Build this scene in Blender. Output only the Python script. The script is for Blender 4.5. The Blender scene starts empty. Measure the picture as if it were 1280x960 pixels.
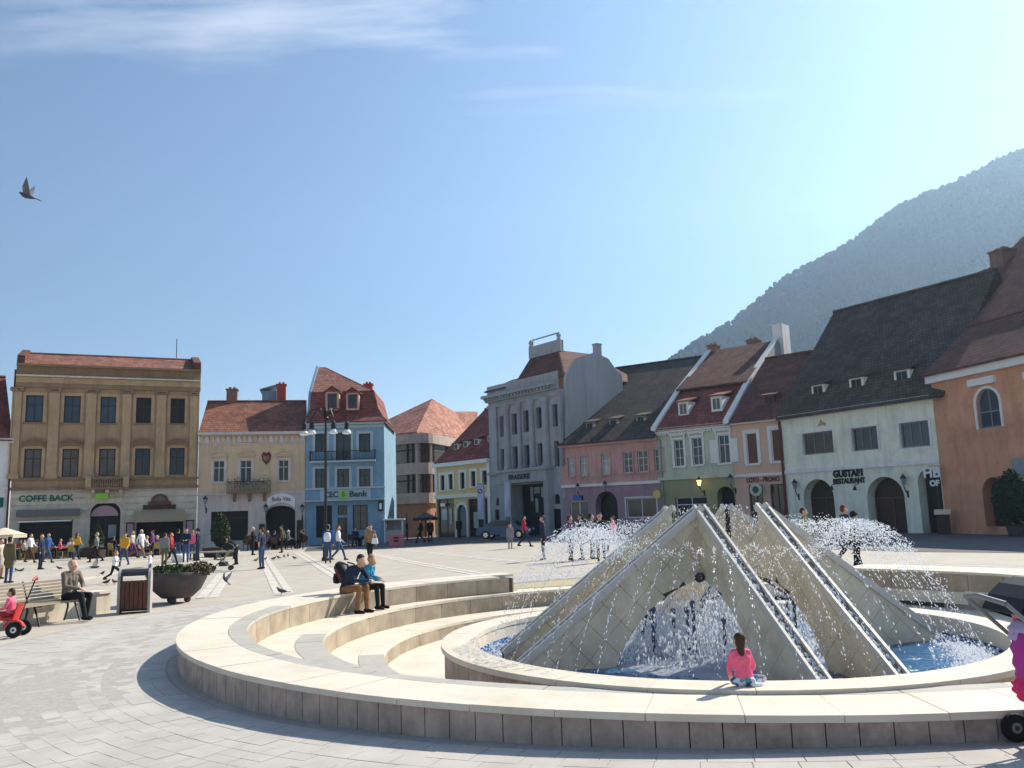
import bpy, bmesh, math, random
import numpy as np
from mathutils import Vector, Matrix, Euler
random.seed(7); rng = np.random.default_rng(11)
R = math.radians; PI = math.pi
S = bpy.context.scene; COL = S.collection
# ------------------------------------------------------------------ camera
CAMZ, FPX = 2.07, 1050.0
PITCH, ROLL = R(8.659), R(1.89)
_cp, _sp = math.cos(PITCH), math.sin(PITCH); _cr, _sr = math.cos(ROLL), math.sin(ROLL)
cam = bpy.data.cameras.new('camera'); cam.sensor_width = 36; cam.lens = 36*FPX/1280
cam.clip_start = .1; cam.clip_end = 20000
co = bpy.data.objects.new('camera', cam); COL.objects.link(co); S.camera = co
_r0, _u0, _f0 = Vector((1,0,0)), Vector((0,-_sp,_cp)), Vector((0,_cp,_sp))
_rt, _up = _cr*_r0-_sr*_u0, _sr*_r0+_cr*_u0
co.matrix_world = Matrix(((_rt.x,_up.x,-_f0.x,0),(_rt.y,_up.y,-_f0.y,0),(_rt.z,_up.z,-_f0.z,CAMZ),(0,0,0,1)))
# ------------------------------------------------------------------ sky, sun, exposure
SUN_AZ, SUN_EL = 50.0, 38.0            # degrees to the right of the view direction (+Y), above the horizon
wd = bpy.data.worlds.new('World'); S.world = wd; wd.use_nodes = True
nt = wd.node_tree; bg = nt.nodes['Background']
sky = nt.nodes.new('ShaderNodeTexSky'); sky.sky_type = 'NISHITA'; sky.sun_disc = False
sky.sun_elevation = R(SUN_EL); sky.sun_rotation = R(SUN_AZ); sky.altitude = 600; sky.air_density = 1.0; sky.dust_density = 0.12; sky.ozone_density = 1.6
tc = nt.nodes.new('ShaderNodeTexCoord'); sx = nt.nodes.new('ShaderNodeSeparateXYZ'); nt.links.new(tc.outputs['Generated'], sx.inputs[0])
def wmath(op, a, b=None, clamp=False):
    n = nt.nodes.new('ShaderNodeMath'); n.operation = op; n.use_clamp = clamp
    for i, v in enumerate((a, b)):
        if v is None: continue
        if isinstance(v, (int, float)): n.inputs[i].default_value = v
        else: nt.links.new(v, n.inputs[i])
    return n.outputs[0]
zc = wmath('MAXIMUM', sx.outputs['Z'], .04)
cxy = nt.nodes.new('ShaderNodeCombineXYZ')
nt.links.new(wmath('DIVIDE', sx.outputs['X'], zc), cxy.inputs[0]); nt.links.new(wmath('DIVIDE', sx.outputs['Y'], zc), cxy.inputs[1])
mp = nt.nodes.new('ShaderNodeMapping'); mp.inputs['Scale'].default_value = (.75, 2.3, 1); mp.inputs['Location'].default_value = (3.4, .55, 0)
nt.links.new(cxy.outputs[0], mp.inputs[0])
cn = nt.nodes.new('ShaderNodeTexNoise'); cn.inputs['Scale'].default_value = 1.1; cn.inputs['Detail'].default_value = 9; cn.inputs['Roughness'].default_value = .58; cn.inputs['Distortion'].default_value = .35
nt.links.new(mp.outputs[0], cn.inputs[0])
cr_ = nt.nodes.new('ShaderNodeValToRGB'); cr_.color_ramp.elements[0].position = .53; cr_.color_ramp.elements[1].position = .82; nt.links.new(cn.outputs[0], cr_.inputs[0])
mx = nt.nodes.new('ShaderNodeMixRGB'); mx.inputs[2].default_value = (9.5, 9.3, 9.6, 1)
nt.links.new(wmath('MULTIPLY', wmath('MULTIPLY', cr_.outputs[0], .8), wmath('MULTIPLY', wmath('SUBTRACT', sx.outputs['Z'], .425), 11., True)), mx.inputs[0]); nt.links.new(sky.outputs[0], mx.inputs[1])
nt.links.new(mx.outputs[0], bg.inputs[0]); bg.inputs[1].default_value = .068
sl = bpy.data.lights.new('sun', 'SUN'); sl.energy = 4.1; sl.angle = R(.53); sl.color = (1, .925, .79)
so = bpy.data.objects.new('sun', sl); COL.objects.link(so)
_sd = Vector((math.sin(R(SUN_AZ))*math.cos(R(SUN_EL)), math.cos(R(SUN_AZ))*math.cos(R(SUN_EL)), math.sin(R(SUN_EL))))
so.rotation_euler = _sd.to_track_quat('Z', 'Y').to_euler(); so.location = _sd*60
S.render.engine = 'CYCLES'
S.view_settings.view_transform = 'Standard'; S.view_settings.look = 'None'; S.view_settings.gamma = 1; S.view_settings.use_curve_mapping = False
S.view_settings.exposure = 1.15
# ------------------------------------------------------------------ survey helpers (photo sight lines -> metres)
def smooth(t): t = min(1, max(0, t)); return t*t*(3-2*t)
def gz(x, y): return .2*smooth((x+7)/13)                      # the square rises a little to the right
def ray(px, py):
    x, y = (px-640)/FPX, -(py-480)/FPX
    xl, yl = _cr*x+_sr*y, -_sr*x+_cr*y
    return Vector((xl, _cp-_sp*yl, _sp+_cp*yl))
def at_z(px, py, z): d = ray(px, py); t = (z-CAMZ)/d.z; return Vector((d.x*t, d.y*t, z))
def gp(px, py):                                               # where a sight line meets the ground
    z = .1
    for _ in range(8): p = at_z(px, py, z); z = gz(p.x, p.y)
    return Vector((p.x, p.y, z))
def at_d(px, py, D): d = ray(px, py); t = D/d.y; return Vector((d.x*t, D, CAMZ+d.z*t))
def hor(px): return 640-.033*(px-640)
# ------------------------------------------------------------------ mesh builder
class MB:
    def __init__(s): s.v = []; s.f = []; s.m = []
    def add(s, vs, fs, m=0):
        o = len(s.v); s.v += [tuple(v) for v in vs]; s.f += [tuple(i+o for i in f) for f in fs]; s.m += [m]*len(fs); return s
    def box(s, x0, x1, y0, y1, z0, z1, m=0, M=None):
        vs = [Vector(p) for p in ((x0,y0,z0),(x1,y0,z0),(x1,y1,z0),(x0,y1,z0),(x0,y0,z1),(x1,y0,z1),(x1,y1,z1),(x0,y1,z1))]
        if M: vs = [M@v for v in vs]
        return s.add(vs, ((0,3,2,1),(4,5,6,7),(0,1,5,4),(1,2,6,5),(2,3,7,6),(3,0,4,7)), m)
    def ext(s, poly, d, m=0):                                  # planar 3D polygon extruded by vector d
        poly = [Vector(p) for p in poly]; d = Vector(d); n = len(poly)
        nrm = Vector((0,0,0))
        for i in range(n): nrm += poly[i].cross(poly[(i+1)%n])
        if nrm.dot(d) > 0: poly.reverse()
        vs = poly+[p+d for p in poly]
        fs = [tuple(range(n)), tuple(reversed(range(n, 2*n)))]+[(i, i+n, (i+1)%n+n, (i+1)%n) for i in range(n)]
        return s.add(vs, fs, m)
    def tube(s, pts, r, n=6, m=0, cap=True):
        pts = [Vector(p) for p in pts]; rs = r if isinstance(r, (list, tuple)) else [r]*len(pts); vs = []; fs = []
        for i, p in enumerate(pts):
            t = (pts[min(i+1, len(pts)-1)]-pts[max(i-1, 0)]); t = t.normalized() if t.length > 1e-9 else Vector((0,0,1))
            a = t.cross(Vector((0,0,1)) if abs(t.z) < .95 else Vector((1,0,0))).normalized(); b = t.cross(a)
            vs += [p+(a*math.cos(2*PI*k/n)+b*math.sin(2*PI*k/n))*rs[i] for k in range(n)]
        for i in range(len(pts)-1):
            fs += [(i*n+k, i*n+(k+1)%n, (i+1)*n+(k+1)%n, (i+1)*n+k) for k in range(n)]
        if cap: fs += [tuple(reversed(range(n))), tuple(range((len(pts)-1)*n, len(pts)*n))]
        return s.add(vs, fs, m)
    def lathe(s, prof, n=16, c=(0,0,0), m=0, M=None):          # prof: (r, z)
        vs = []; fs = []
        for r, z in prof:
            for k in range(n):
                v = Vector((r*math.cos(2*PI*k/n), r*math.sin(2*PI*k/n), z))
                if M: v = M@v
                vs.append(v+Vector(c))
        for i in range(len(prof)-1): fs += [(i*n+k, i*n+(k+1)%n, (i+1)*n+(k+1)%n, (i+1)*n+k) for k in range(n)]
        fs += [tuple(reversed(range(n))), tuple(range((len(prof)-1)*n, len(prof)*n))]
        return s.add(vs, fs, m)
    def ball(s, c, r, n=8, m=0, sc=(1,1,1)):
        pr = [(max(1e-3, math.sin(PI*i/(n//2+2))*r), -math.cos(PI*i/(n//2+2))*r) for i in range(n//2+3)]
        M = Matrix.Diagonal((sc[0], sc[1], sc[2], 1)).to_3x3()
        return s.lathe(pr, n, c, m, M)
    def build(s, name, mats, parent=None, loc=None, rz=None, smooth=False, fix=False):
        me = bpy.data.meshes.new(name); me.from_pydata(s.v, [], s.f)
        if not isinstance(mats, (list, tuple)): mats = [mats]
        for m in mats: me.materials.append(M_[m] if isinstance(m, str) else m)
        if len(mats) > 1: me.polygons.foreach_set('material_index', s.m)
        if fix:
            bm = bmesh.new(); bm.from_mesh(me); bmesh.ops.recalc_face_normals(bm, faces=bm.faces); bm.to_mesh(me); bm.free()
        if smooth: me.polygons.foreach_set('use_smooth', [True]*len(me.polygons))
        me.update(); return link(name, me, parent, loc, rz)
def link(name, me, parent=None, loc=None, rz=None):
    o = bpy.data.objects.new(name, me); COL.objects.link(o)
    if parent is not None: o.parent = parent
    if loc is not None: o.location = loc
    if rz is not None: o.rotation_euler = (0, 0, rz)
    return o
def tag(o, label=None, cat=None, group=None, kind=None):
    for k, v in (('label', label), ('category', cat), ('group', group), ('kind', kind)):
        if v: o[k] = v
    return o
def empty(name, loc, rz=0, label=None, cat=None, group=None):
    o = bpy.data.objects.new(name, None); COL.objects.link(o); o.location = loc; o.rotation_euler = (0, 0, rz); o.empty_display_size = .2
    return tag(o, label, cat, group)
def copy_tree(o, parent=None):
    c = o.copy(); COL.objects.link(c); c.parent = parent
    for ch in list(o.children): copy_tree(ch, c)
    return c
# ------------------------------------------------------------------ materials
M_ = {}
def mat(name, col, rough=.8, var=.12, scale=3., bump=0., bscale=None, spec=.3, metal=0., dirt=None, dscale=.6, coord='Object', trans=0., alpha=None, stretch=None, detail=6, streak=0.):
    m = bpy.data.materials.new(name); m.use_nodes = True; n = m.node_tree.nodes; L = m.node_tree.links; p = n['Principled BSDF']
    p.inputs['Roughness'].default_value = rough; p.inputs['Specular IOR Level'].default_value = spec; p.inputs['Metallic'].default_value = metal
    p.inputs['Transmission Weight'].default_value = trans
    t = n.new('ShaderNodeTexCoord'); src = t.outputs[coord]
    if stretch:
        mpn = n.new('ShaderNodeMapping'); mpn.inputs['Scale'].default_value = stretch; L.new(src, mpn.inputs[0]); src = mpn.outputs[0]
    nz = n.new('ShaderNodeTexNoise'); nz.inputs['Scale'].default_value = scale; nz.inputs['Detail'].default_value = detail; nz.inputs['Roughness'].default_value = .65; L.new(src, nz.inputs[0])
    rp = n.new('ShaderNodeValToRGB'); e = rp.color_ramp.elements; e[0].position = .28; e[1].position = .72
    e[0].color = (*[max(0, c*(1-var)) for c in col], 1); e[1].color = (*[min(1, c*(1+var)) for c in col], 1); L.new(nz.outputs[0], rp.inputs[0]); out = rp.outputs[0]
    if dirt:
        nd = n.new('ShaderNodeTexNoise'); nd.inputs['Scale'].default_value = dscale; nd.inputs['Detail'].default_value = 8; nd.inputs['Roughness'].default_value = .7; L.new(src, nd.inputs[0])
        rd = n.new('ShaderNodeValToRGB'); rd.color_ramp.elements[0].position = .5; rd.color_ramp.elements[1].position = .75; rd.color_ramp.elements[1].color = (.75, .75, .75, 1); L.new(nd.outputs[0], rd.inputs[0])
        md = n.new('ShaderNodeMixRGB'); md.inputs[2].default_value = (*dirt, 1); L.new(rd.outputs[0], md.inputs[0]); L.new(out, md.inputs[1]); out = md.outputs[0]
    if streak:                                                 # rain streaks and damp patches with a shape of their own
        ms_ = n.new('ShaderNodeMapping'); ms_.inputs['Scale'].default_value = (1.7, 1.7, .22); L.new(src, ms_.inputs[0])
        ns_ = n.new('ShaderNodeTexNoise'); ns_.inputs['Scale'].default_value = 1.6; ns_.inputs['Detail'].default_value = 9; ns_.inputs['Roughness'].default_value = .72; L.new(ms_.outputs[0], ns_.inputs[0])
        rs_ = n.new('ShaderNodeValToRGB'); rs_.color_ramp.elements[0].position = .47; rs_.color_ramp.elements[1].position = .74; rs_.color_ramp.elements[1].color = (streak, streak, streak, 1); L.new(ns_.outputs[0], rs_.inputs[0])
        mk_ = n.new('ShaderNodeMixRGB'); mk_.inputs[2].default_value = (*[c*.45+.01 for c in col], 1); L.new(rs_.outputs[0], mk_.inputs[0]); L.new(out, mk_.inputs[1]); out = mk_.outputs[0]
    L.new(out, p.inputs['Base Color'])
    if bump:
        nb = n.new('ShaderNodeTexNoise'); nb.inputs['Scale'].default_value = bscale or scale*6; nb.inputs['Detail'].default_value = 5; L.new(src, nb.inputs[0])
        b = n.new('ShaderNodeBump'); b.inputs['Strength'].default_value = min(1, bump*20); b.inputs['Distance'].default_value = bump; L.new(nb.outputs[0], b.inputs['Height']); L.new(b.outputs[0], p.inputs['Normal'])
    M_[name] = m; return m
def rooftile(name, col, var=.35, moss=None, lit=None):
    m = mat(name, col, .85, var, 1.2, dirt=moss, dscale=.5); n = m.node_tree.nodes; L = m.node_tree.links; p = n['Principled BSDF']
    old = p.inputs['Base Color'].links[0].from_socket
    t = n.new('ShaderNodeTexCoord'); sp = n.new('ShaderNodeSeparateXYZ'); L.new(t.outputs['Object'], sp.inputs[0])
    cb = n.new('ShaderNodeCombineXYZ'); L.new(sp.outputs[0], cb.inputs[0]); L.new(sp.outputs[2], cb.inputs[1])
    br = n.new('ShaderNodeTexBrick'); br.inputs['Scale'].default_value = 1; br.inputs['Brick Width'].default_value = .22; br.inputs['Row Height'].default_value = .2; br.inputs['Mortar Size'].default_value = .018
    br.inputs['Color1'].default_value = (.7,.7,.7,1); br.inputs['Color2'].default_value = (1.25,1.2,1.15,1); br.inputs['Mortar'].default_value = (.35,.33,.33,1); L.new(cb.outputs[0], br.inputs[0])
    mm = n.new('ShaderNodeMixRGB'); mm.blend_type = 'MULTIPLY'; mm.inputs[0].default_value = .8; L.new(old, mm.inputs[1]); L.new(br.outputs[0], mm.inputs[2]); L.new(mm.outputs[0], p.inputs['Base Color'])
    b = n.new('ShaderNodeBump'); b.inputs['Strength'].default_value = .8; b.inputs['Distance'].default_value = .05; L.new(br.outputs['Fac'], b.inputs['Height']); b.invert = True; L.new(b.outputs[0], p.inputs['Normal'])
    return m
def flat(name, col, rough=.6, **k): return mat(name, col, rough, k.pop('var', .06), k.pop('scale', 8), **k)
# stone and ground
mat('ground', (.45,.405,.345), .9, .16, 1.4, .004, 30, dirt=(.36,.325,.28), dscale=.35)
mat('paver', (.45,.42,.385), .85, .16, 1.3, .004, 40, dirt=(.37,.345,.325), dscale=.8)
mat('paver_joint', (.37,.345,.315), .95, .2, 20)
mat('band', (.56,.52,.46), .85, .1, 3, .003, 30)
mat('coping', (0.654,0.586,0.481), .7, .10, 1.6, .002, 30, dirt=(.49,.43,.34), dscale=1.3)
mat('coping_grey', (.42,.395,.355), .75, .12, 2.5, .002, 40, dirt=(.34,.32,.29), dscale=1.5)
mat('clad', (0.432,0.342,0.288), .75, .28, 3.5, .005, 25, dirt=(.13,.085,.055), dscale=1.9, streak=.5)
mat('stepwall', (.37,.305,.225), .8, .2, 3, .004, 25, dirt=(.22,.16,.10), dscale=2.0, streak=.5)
mat('joint', (.075,.065,.055), .95, .3, 15)
mat('marble', (.64,.56,.42), .4, .2, 2.6, .002, 18, dirt=(.42,.31,.17), dscale=3.2, spec=.45, streak=.3)
mat('gutter', (.52,.49,.44), .35, .12, 5, .002, 30, spec=.5)
mat('wetdark', (.17,.15,.125), .15, .3, 9, spec=.6)
mat('blue_basin', (.03,.12,.33), .3, .25, 4)
mat('darkmetal', (.02,.02,.022), .45, .2, 20, spec=.5)
mat('nozzle', (.03,.06,.14), .4, .2, 20, spec=.5)
mat('foam', (.88,.9,.93), .35, .05, 30, spec=.6, trans=.25)
def translucent(name, fac, col):
    m = M_[name]; n = m.node_tree.nodes; L = m.node_tree.links; t = n.new('ShaderNodeBsdfTranslucent'); t.inputs[0].default_value = (*col, 1); x = n.new('ShaderNodeMixShader'); x.inputs[0].default_value = fac
    L.new(n['Principled BSDF'].outputs[0], x.inputs[1]); L.new(t.outputs[0], x.inputs[2]); L.new(x.outputs[0], n['Material Output'].inputs[0])
translucent('foam', .5, (.95,.97,1))
def water():
    m = bpy.data.materials.new('water'); m.use_nodes = True; n = m.node_tree.nodes; L = m.node_tree.links; p = n['Principled BSDF']
    p.inputs['Base Color'].default_value = (.02,.13,.36,1); p.inputs['Roughness'].default_value = .06; p.inputs['IOR'].default_value = 1.33; p.inputs['Specular IOR Level'].default_value = .6
    nb = n.new('ShaderNodeTexNoise'); nb.inputs['Scale'].default_value = 7; nb.inputs['Detail'].default_value = 4
    b = n.new('ShaderNodeBump'); b.inputs['Strength'].default_value = 1; b.inputs['Distance'].default_value = .05; L.new(nb.outputs[0], b.inputs['Height']); L.new(b.outputs[0], p.inputs['Normal'])
    rp = n.new('ShaderNodeValToRGB'); rp.color_ramp.elements[0].color = (.012,.06,.17,1); rp.color_ramp.elements[1].color = (.05,.17,.34,1); L.new(nb.outputs[0], rp.inputs[0]); L.new(rp.outputs[0], p.inputs['Base Color'])
    M_['water'] = m
water()
# plaster
mat('ochre', (.46,.325,.19), .9, .14, 1.2, .003, 20, dirt=(0.274,0.191,0.125), streak=.55, dscale=.5)
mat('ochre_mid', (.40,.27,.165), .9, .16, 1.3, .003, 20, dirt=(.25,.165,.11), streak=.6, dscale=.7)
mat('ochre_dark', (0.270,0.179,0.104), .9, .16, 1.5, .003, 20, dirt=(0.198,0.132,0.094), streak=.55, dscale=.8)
mat('cream', (0.600,0.535,0.426), .9, .1, 1.4, .003, 20, dirt=(0.306,0.269,0.224), streak=.55, dscale=.6)
mat('cream_pink', (0.651,0.561,0.516), .9, .1, 1.2, .003, 20, dirt=(0.339,0.287,0.257), streak=.55, dscale=.6)
mat('beige', (0.659,0.499,0.331), .9, .12, 1.2, .003, 20, dirt=(0.318,0.243,0.176), streak=.55, dscale=.6)
mat('blue_plaster', (0.225,0.367,0.475), .9, .08, 1.4, .002, 20, dirt=(0.127,0.216,0.284), streak=.55, dscale=.5)
mat('blue_trim', (0.412,0.502,0.552), .85, .06, 2)
mat('white_plaster', (0.788,0.776,0.756), .9, .07, 1.4, .002, 20, dirt=(0.415,0.407,0.400), streak=.55, dscale=.5)
mat('brown_concrete', (0.446,0.361,0.319), .9, .1, 1.5, .002, 20, dirt=(0.254,0.209,0.187), streak=.55, dscale=.6)
mat('orange_tile_wall', (0.341,0.169,0.095), .7, .2, 2)
mat('yellow', (.66,.49,.25), .9, .08, 1.5, .002, 20)
mat('trim_white', (0.725,0.715,0.680), .8, .06, 3)
mat('grey_stone', (0.343,0.360,0.376), .9, .14, 1.2, .004, 14, dirt=(0.149,0.157,0.171), streak=.55, dscale=.6)
mat('grey_render', (0.406,0.406,0.406), .9, .12, .8, .003, 14, dirt=(0.208,0.208,0.216), streak=.55, dscale=.4, stretch=(1,1,.35))
mat('pink', (0.558,0.321,0.281), .9, .1, 1.5, .002, 20, dirt=(0.272,0.145,0.129), streak=.55, dscale=.6)
mat('purple', (0.352,0.230,0.271), .9, .1, 1.5, .002, 20, dirt=(0.160,0.108,0.130), streak=.55, dscale=.6)
mat('sage', (.50,.55,.42), .9, .08, 1.5, .002, 20, dirt=(0.261,0.298,0.246), streak=.55, dscale=.5)
mat('olive', (0.277,0.295,0.160), .9, .1, 1.5, .002, 20)
mat('peach', (0.629,0.425,0.309), .9, .08, 1.5, .002, 20)
mat('mint', (.80,.82,.68), .9, .06, 1.2, .003, 20, dirt=(0.367,0.412,0.382), streak=.55, dscale=.45)
mat('orange', (0.640,0.326,0.197), .9, .16, .9, .004, 14, dirt=(0.292,0.135,0.075), streak=.55, dscale=.5)
# roofs
rooftile('tile_old', (0.264,0.114,0.078), .45, (.09,.055,.045))
rooftile('tile_red', (.42,.19,.135), .45, (.20,.06,.05))
rooftile('tile_crimson', (.25,.085,.065), .45, (.17,.04,.035))
rooftile('tile_dark', (0.090,0.072,0.062), .45, (.045,.04,.038))
rooftile('tile_brown', (0.156,0.066,0.050), .45, (.07,.04,.034))
mat('brick_red', (.36,.07,.05), .85, .2, 6); mat('chimney', (.22,.14,.11), .9, .25, 4); mat('lead', (.25,.28,.31), .6, .15, 3)
# openings
def glass(name, col, rough=.08):
    flat(name, col, rough, spec=.5, var=.35, scale=1.1, bump=.002, bscale=2.5)
glass('glass', (.018,.024,.03)); glass('glass_blue', (.03,.06,.085)); glass('glass_curtain', (.085,.075,.068), .2); glass('glass_bright', (.32,.37,.36), .25); glass('void', (.008,.008,.009), .6)
flat('wood_dark', (.055,.032,.022), .55); flat('wood_brown', (.13,.055,.03), .55); flat('frame_white', (.68,.68,.66), .5); flat('frame_grey', (.20,.21,.21), .5); flat('iron', (.018,.02,.022), .5)
flat('awning_beige', (.40,.30,.20), .9); flat('awning_grey', (.16,.15,.15), .9); flat('fan_pink', (.45,.29,.33), .7); flat('sign_green', (.015,.10,.085), .5); flat('cec_green', (.02,.10,.055), .5); flat('logo_green', (.28,.55,.06), .5)
flat('gold', (.65,.46,.10), .4); flat('maroon', (.13,.02,.02), .6); flat('white', (.78,.78,.77), .5); flat('black', (.012,.012,.013), .6); flat('pinkbox', (.62,.17,.20), .6); flat('flag', (.42,.44,.58), .8, bump=.01, bscale=3)
flat('bmw_blue', (.03,.13,.45), .4); flat('wood_light', (.42,.34,.24), .7); flat('bench_slat', (.34,.28,.21), .6, stretch=(2,14,14)); flat('bin_wood', (.115,.045,.025), .6, stretch=(8,8,1.2), var=.4, scale=3); flat('concrete', (.34,.32,.30), .85, bump=.003, bscale=40); flat('bowl', (.085,.07,.068), .8, var=.25, scale=5, bump=.004)
flat('lamp_glass', (.72,.74,.74), .2); flat('carblue', (.02,.07,.16), .25, spec=.6); flat('rubber', (.015,.015,.016), .8); flat('chrome', (.55,.55,.55), .2, metal=1.)
flat('red', (.55,.03,.025), .45); flat('yellow_paint', (.34,.27,.08), .6); flat('cream_cloth', (.66,.57,.43), .9); flat('stall', (.45,.40,.34), .7)
mat('leaf', (.045,.075,.022), .7, .45, 5, spec=.3); mat('leaf_dark', (.028,.05,.022), .7, .45, 5); mat('leaf_red', (.085,.06,.03), .7, .5, 6); mat('hedge', (.05,.045,.025), .8, .4, 6); mat('soil', (.05,.035,.025), .95)
mat('forest', (.034,.036,.030), .95, .55, .012, spec=.05); mat('hill', (.035,.036,.03), .95, .4, .02)
m = flat('lamp_on', (.9,.6,.2), .4); m.node_tree.nodes['Principled BSDF'].inputs['Emission Color'].default_value = (1,.55,.14,1); m.node_tree.nodes['Principled BSDF'].inputs['Emission Strength'].default_value = 2.2
m = flat('spot_on', (.9,.85,.7), .4); m.node_tree.nodes['Principled BSDF'].inputs['Emission Color'].default_value = (1,.85,.6,1); m.node_tree.nodes['Principled BSDF'].inputs['Emission Strength'].default_value = 2.

# ================================================================== THE SETTING
FC = Vector((3.29, 15.70, 0)); FR = 8.82          # fountain rim: centre and radius
def build_ground():
    mb = MB(); n = 160; rad = [FR-.05, 9.2, 9.8, 10.6, 11.6, 13, 15, 17.5, 21, 26, 33, 42, 55, 75, 110, 180, 350, 800, 1150, 1600]
    vs = []
    for r in rad:
        for k in range(n):
            a = 2*PI*k/n; x, y = FC.x+r*math.cos(a), FC.y+r*math.sin(a); vs.append((x, y, gz(x, y)))
    fs = [(i*n+k, i*n+(k+1)%n, (i+1)*n+(k+1)%n, (i+1)*n+k) for i in range(len(rad)-1) for k in range(n)]
    mb.add(vs, fs); o = mb.build('ground', 'ground', smooth=True); tag(o, 'pale stone paving of the wide town square', None, kind='structure'); return o
ground = build_ground()
def wedge(mb, r0, r1, a0, a1, z0, z1, c=FC, n=1, m=0, zf=None):
    """a block of a ring: between two radii and two angles"""
    vs = []
    for i in range(n+1):
        a = a0+(a1-a0)*i/n; ca, sa = math.cos(a), math.sin(a)
        for r in (r0, r1):
            x, y = c.x+r*ca, c.y+r*sa; g = zf(x, y) if zf else 0
            vs += [(x, y, g+z0), (x, y, g+z1)]
    fs = [(0,1,3,2), tuple(4*n+k for k in (0,2,3,1))]
    for i in range(n):
        b = 4*i; d = b+4
        fs += [(b+1, d+1, d+3, b+3), (b, b+2, d+2, d), (b+2, b+3, d+3, d+2), (b, d, d+1, b+1)]
    mb.add(vs, fs, m)
# paving setts laid in rings round the fountain, with open joints over a darker bed
def paving():
    bed = MB(); wedge(bed, FR-.03, 12.6, 0, 2*PI, .0, .008, n=160, zf=gz); o = bed.build('paving_bed', 'paver_joint', ground)
    cand = []; r = 8.98; k = 0; rows = []
    while r < 12.4:
        h = random.choice((.17,.19,.21,.23)); rows.append((r, h)); r += h
    for j, (r0, h) in enumerate(rows):
        a = random.random(); end = a+2*PI
        while a < end-.01:
            w = random.uniform(.24,.44)/r0; b = min(a+w, end); 
            if end-b < .012: b = end
            am = (a+b)/2; x, y = FC.x+r0*math.cos(am), FC.y+r0*math.sin(am)
            px = 640+FPX*x/max(y, .1)
            vis = y > 5.3 and -80 < px < 1340 and (y < FC.y or True)
            cand.append((-1./(x*x+y*y) if vis else 1, r0, h, a, b)); a = b
    cand.sort(); rest = MB()
    for i, (s, r0, h, a, b) in enumerate(cand):
        t = .0115+random.uniform(0, .0035); g = .004
        mb = MB() if i < 300 else rest
        wedge(mb, r0+g*.6, r0+h-g*.6, a+g/r0, b-g/r0, -.02, t, n=1, zf=gz)
        if i < 300: mb.build('paver', 'paver', ground)
    tag(rest.build('paver_field', 'paver', ground), kind='stuff')
paving()
# paler bands of slabs that cross the square
def band(p0, p1, w=.5, slabs=None):
    a, b = gp(*p0), gp(*p1); d = (b-a); L_ = d.length; d.normalize(); nrm = Vector((-d.y, d.x, 0)); n = max(3, int(L_/1.1))
    for side in (-1, 1):
        for i in range(n):
            mb = MB(); s0, s1 = i/n*L_+.01, (i+1)/n*L_-.01; q = [a+d*s0+nrm*side*.04, a+d*s1+nrm*side*.04, a+d*s1+nrm*side*w*.55, a+d*s0+nrm*side*w*.55]
            q = [Vector((v.x, v.y, gz(v.x, v.y)-.02)) for v in q]; mb.ext(q, (0,0,.028+.003*(i%2))); mb.build('band_slab', 'band', ground)
for p0, p1 in (((258,748),(282,716)), ((355,742),(327,694)), ((452,738),(372,690)), ((600,718),(420,683)), ((680,706),(480,684)), ((0,742),(300,690)), ((60,712),(230,697))): band(p0, p1)

# dark strip painting in the cast shadow along the right-hand row
mat('row_shade', (.115,.112,.115), .9, .18, 1.5, .004, 40, dirt=(.085,.083,.085), dscale=.4)
def street():  # inner edge follows the shadow edge; the shade is put into the colour
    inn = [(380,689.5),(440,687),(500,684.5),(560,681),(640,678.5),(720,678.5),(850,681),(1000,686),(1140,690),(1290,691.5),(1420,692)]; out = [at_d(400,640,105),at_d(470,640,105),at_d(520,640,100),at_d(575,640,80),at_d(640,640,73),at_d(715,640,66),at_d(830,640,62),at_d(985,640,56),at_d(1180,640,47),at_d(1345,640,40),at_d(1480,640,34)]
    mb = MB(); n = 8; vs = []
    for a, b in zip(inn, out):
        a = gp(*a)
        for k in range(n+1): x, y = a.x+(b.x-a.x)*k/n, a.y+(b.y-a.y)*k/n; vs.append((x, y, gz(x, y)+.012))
    mb.add(vs, [(i*(n+1)+k, i*(n+1)+k+1, (i+1)*(n+1)+k+1, (i+1)*(n+1)+k) for i in range(len(inn)-1) for k in range(n)]); o = mb.build('street', 'row_shade', fix=True); tag(o, 'dark strip of ground painted as the shade of the right hand row', None, kind='structure')
street()
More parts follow.
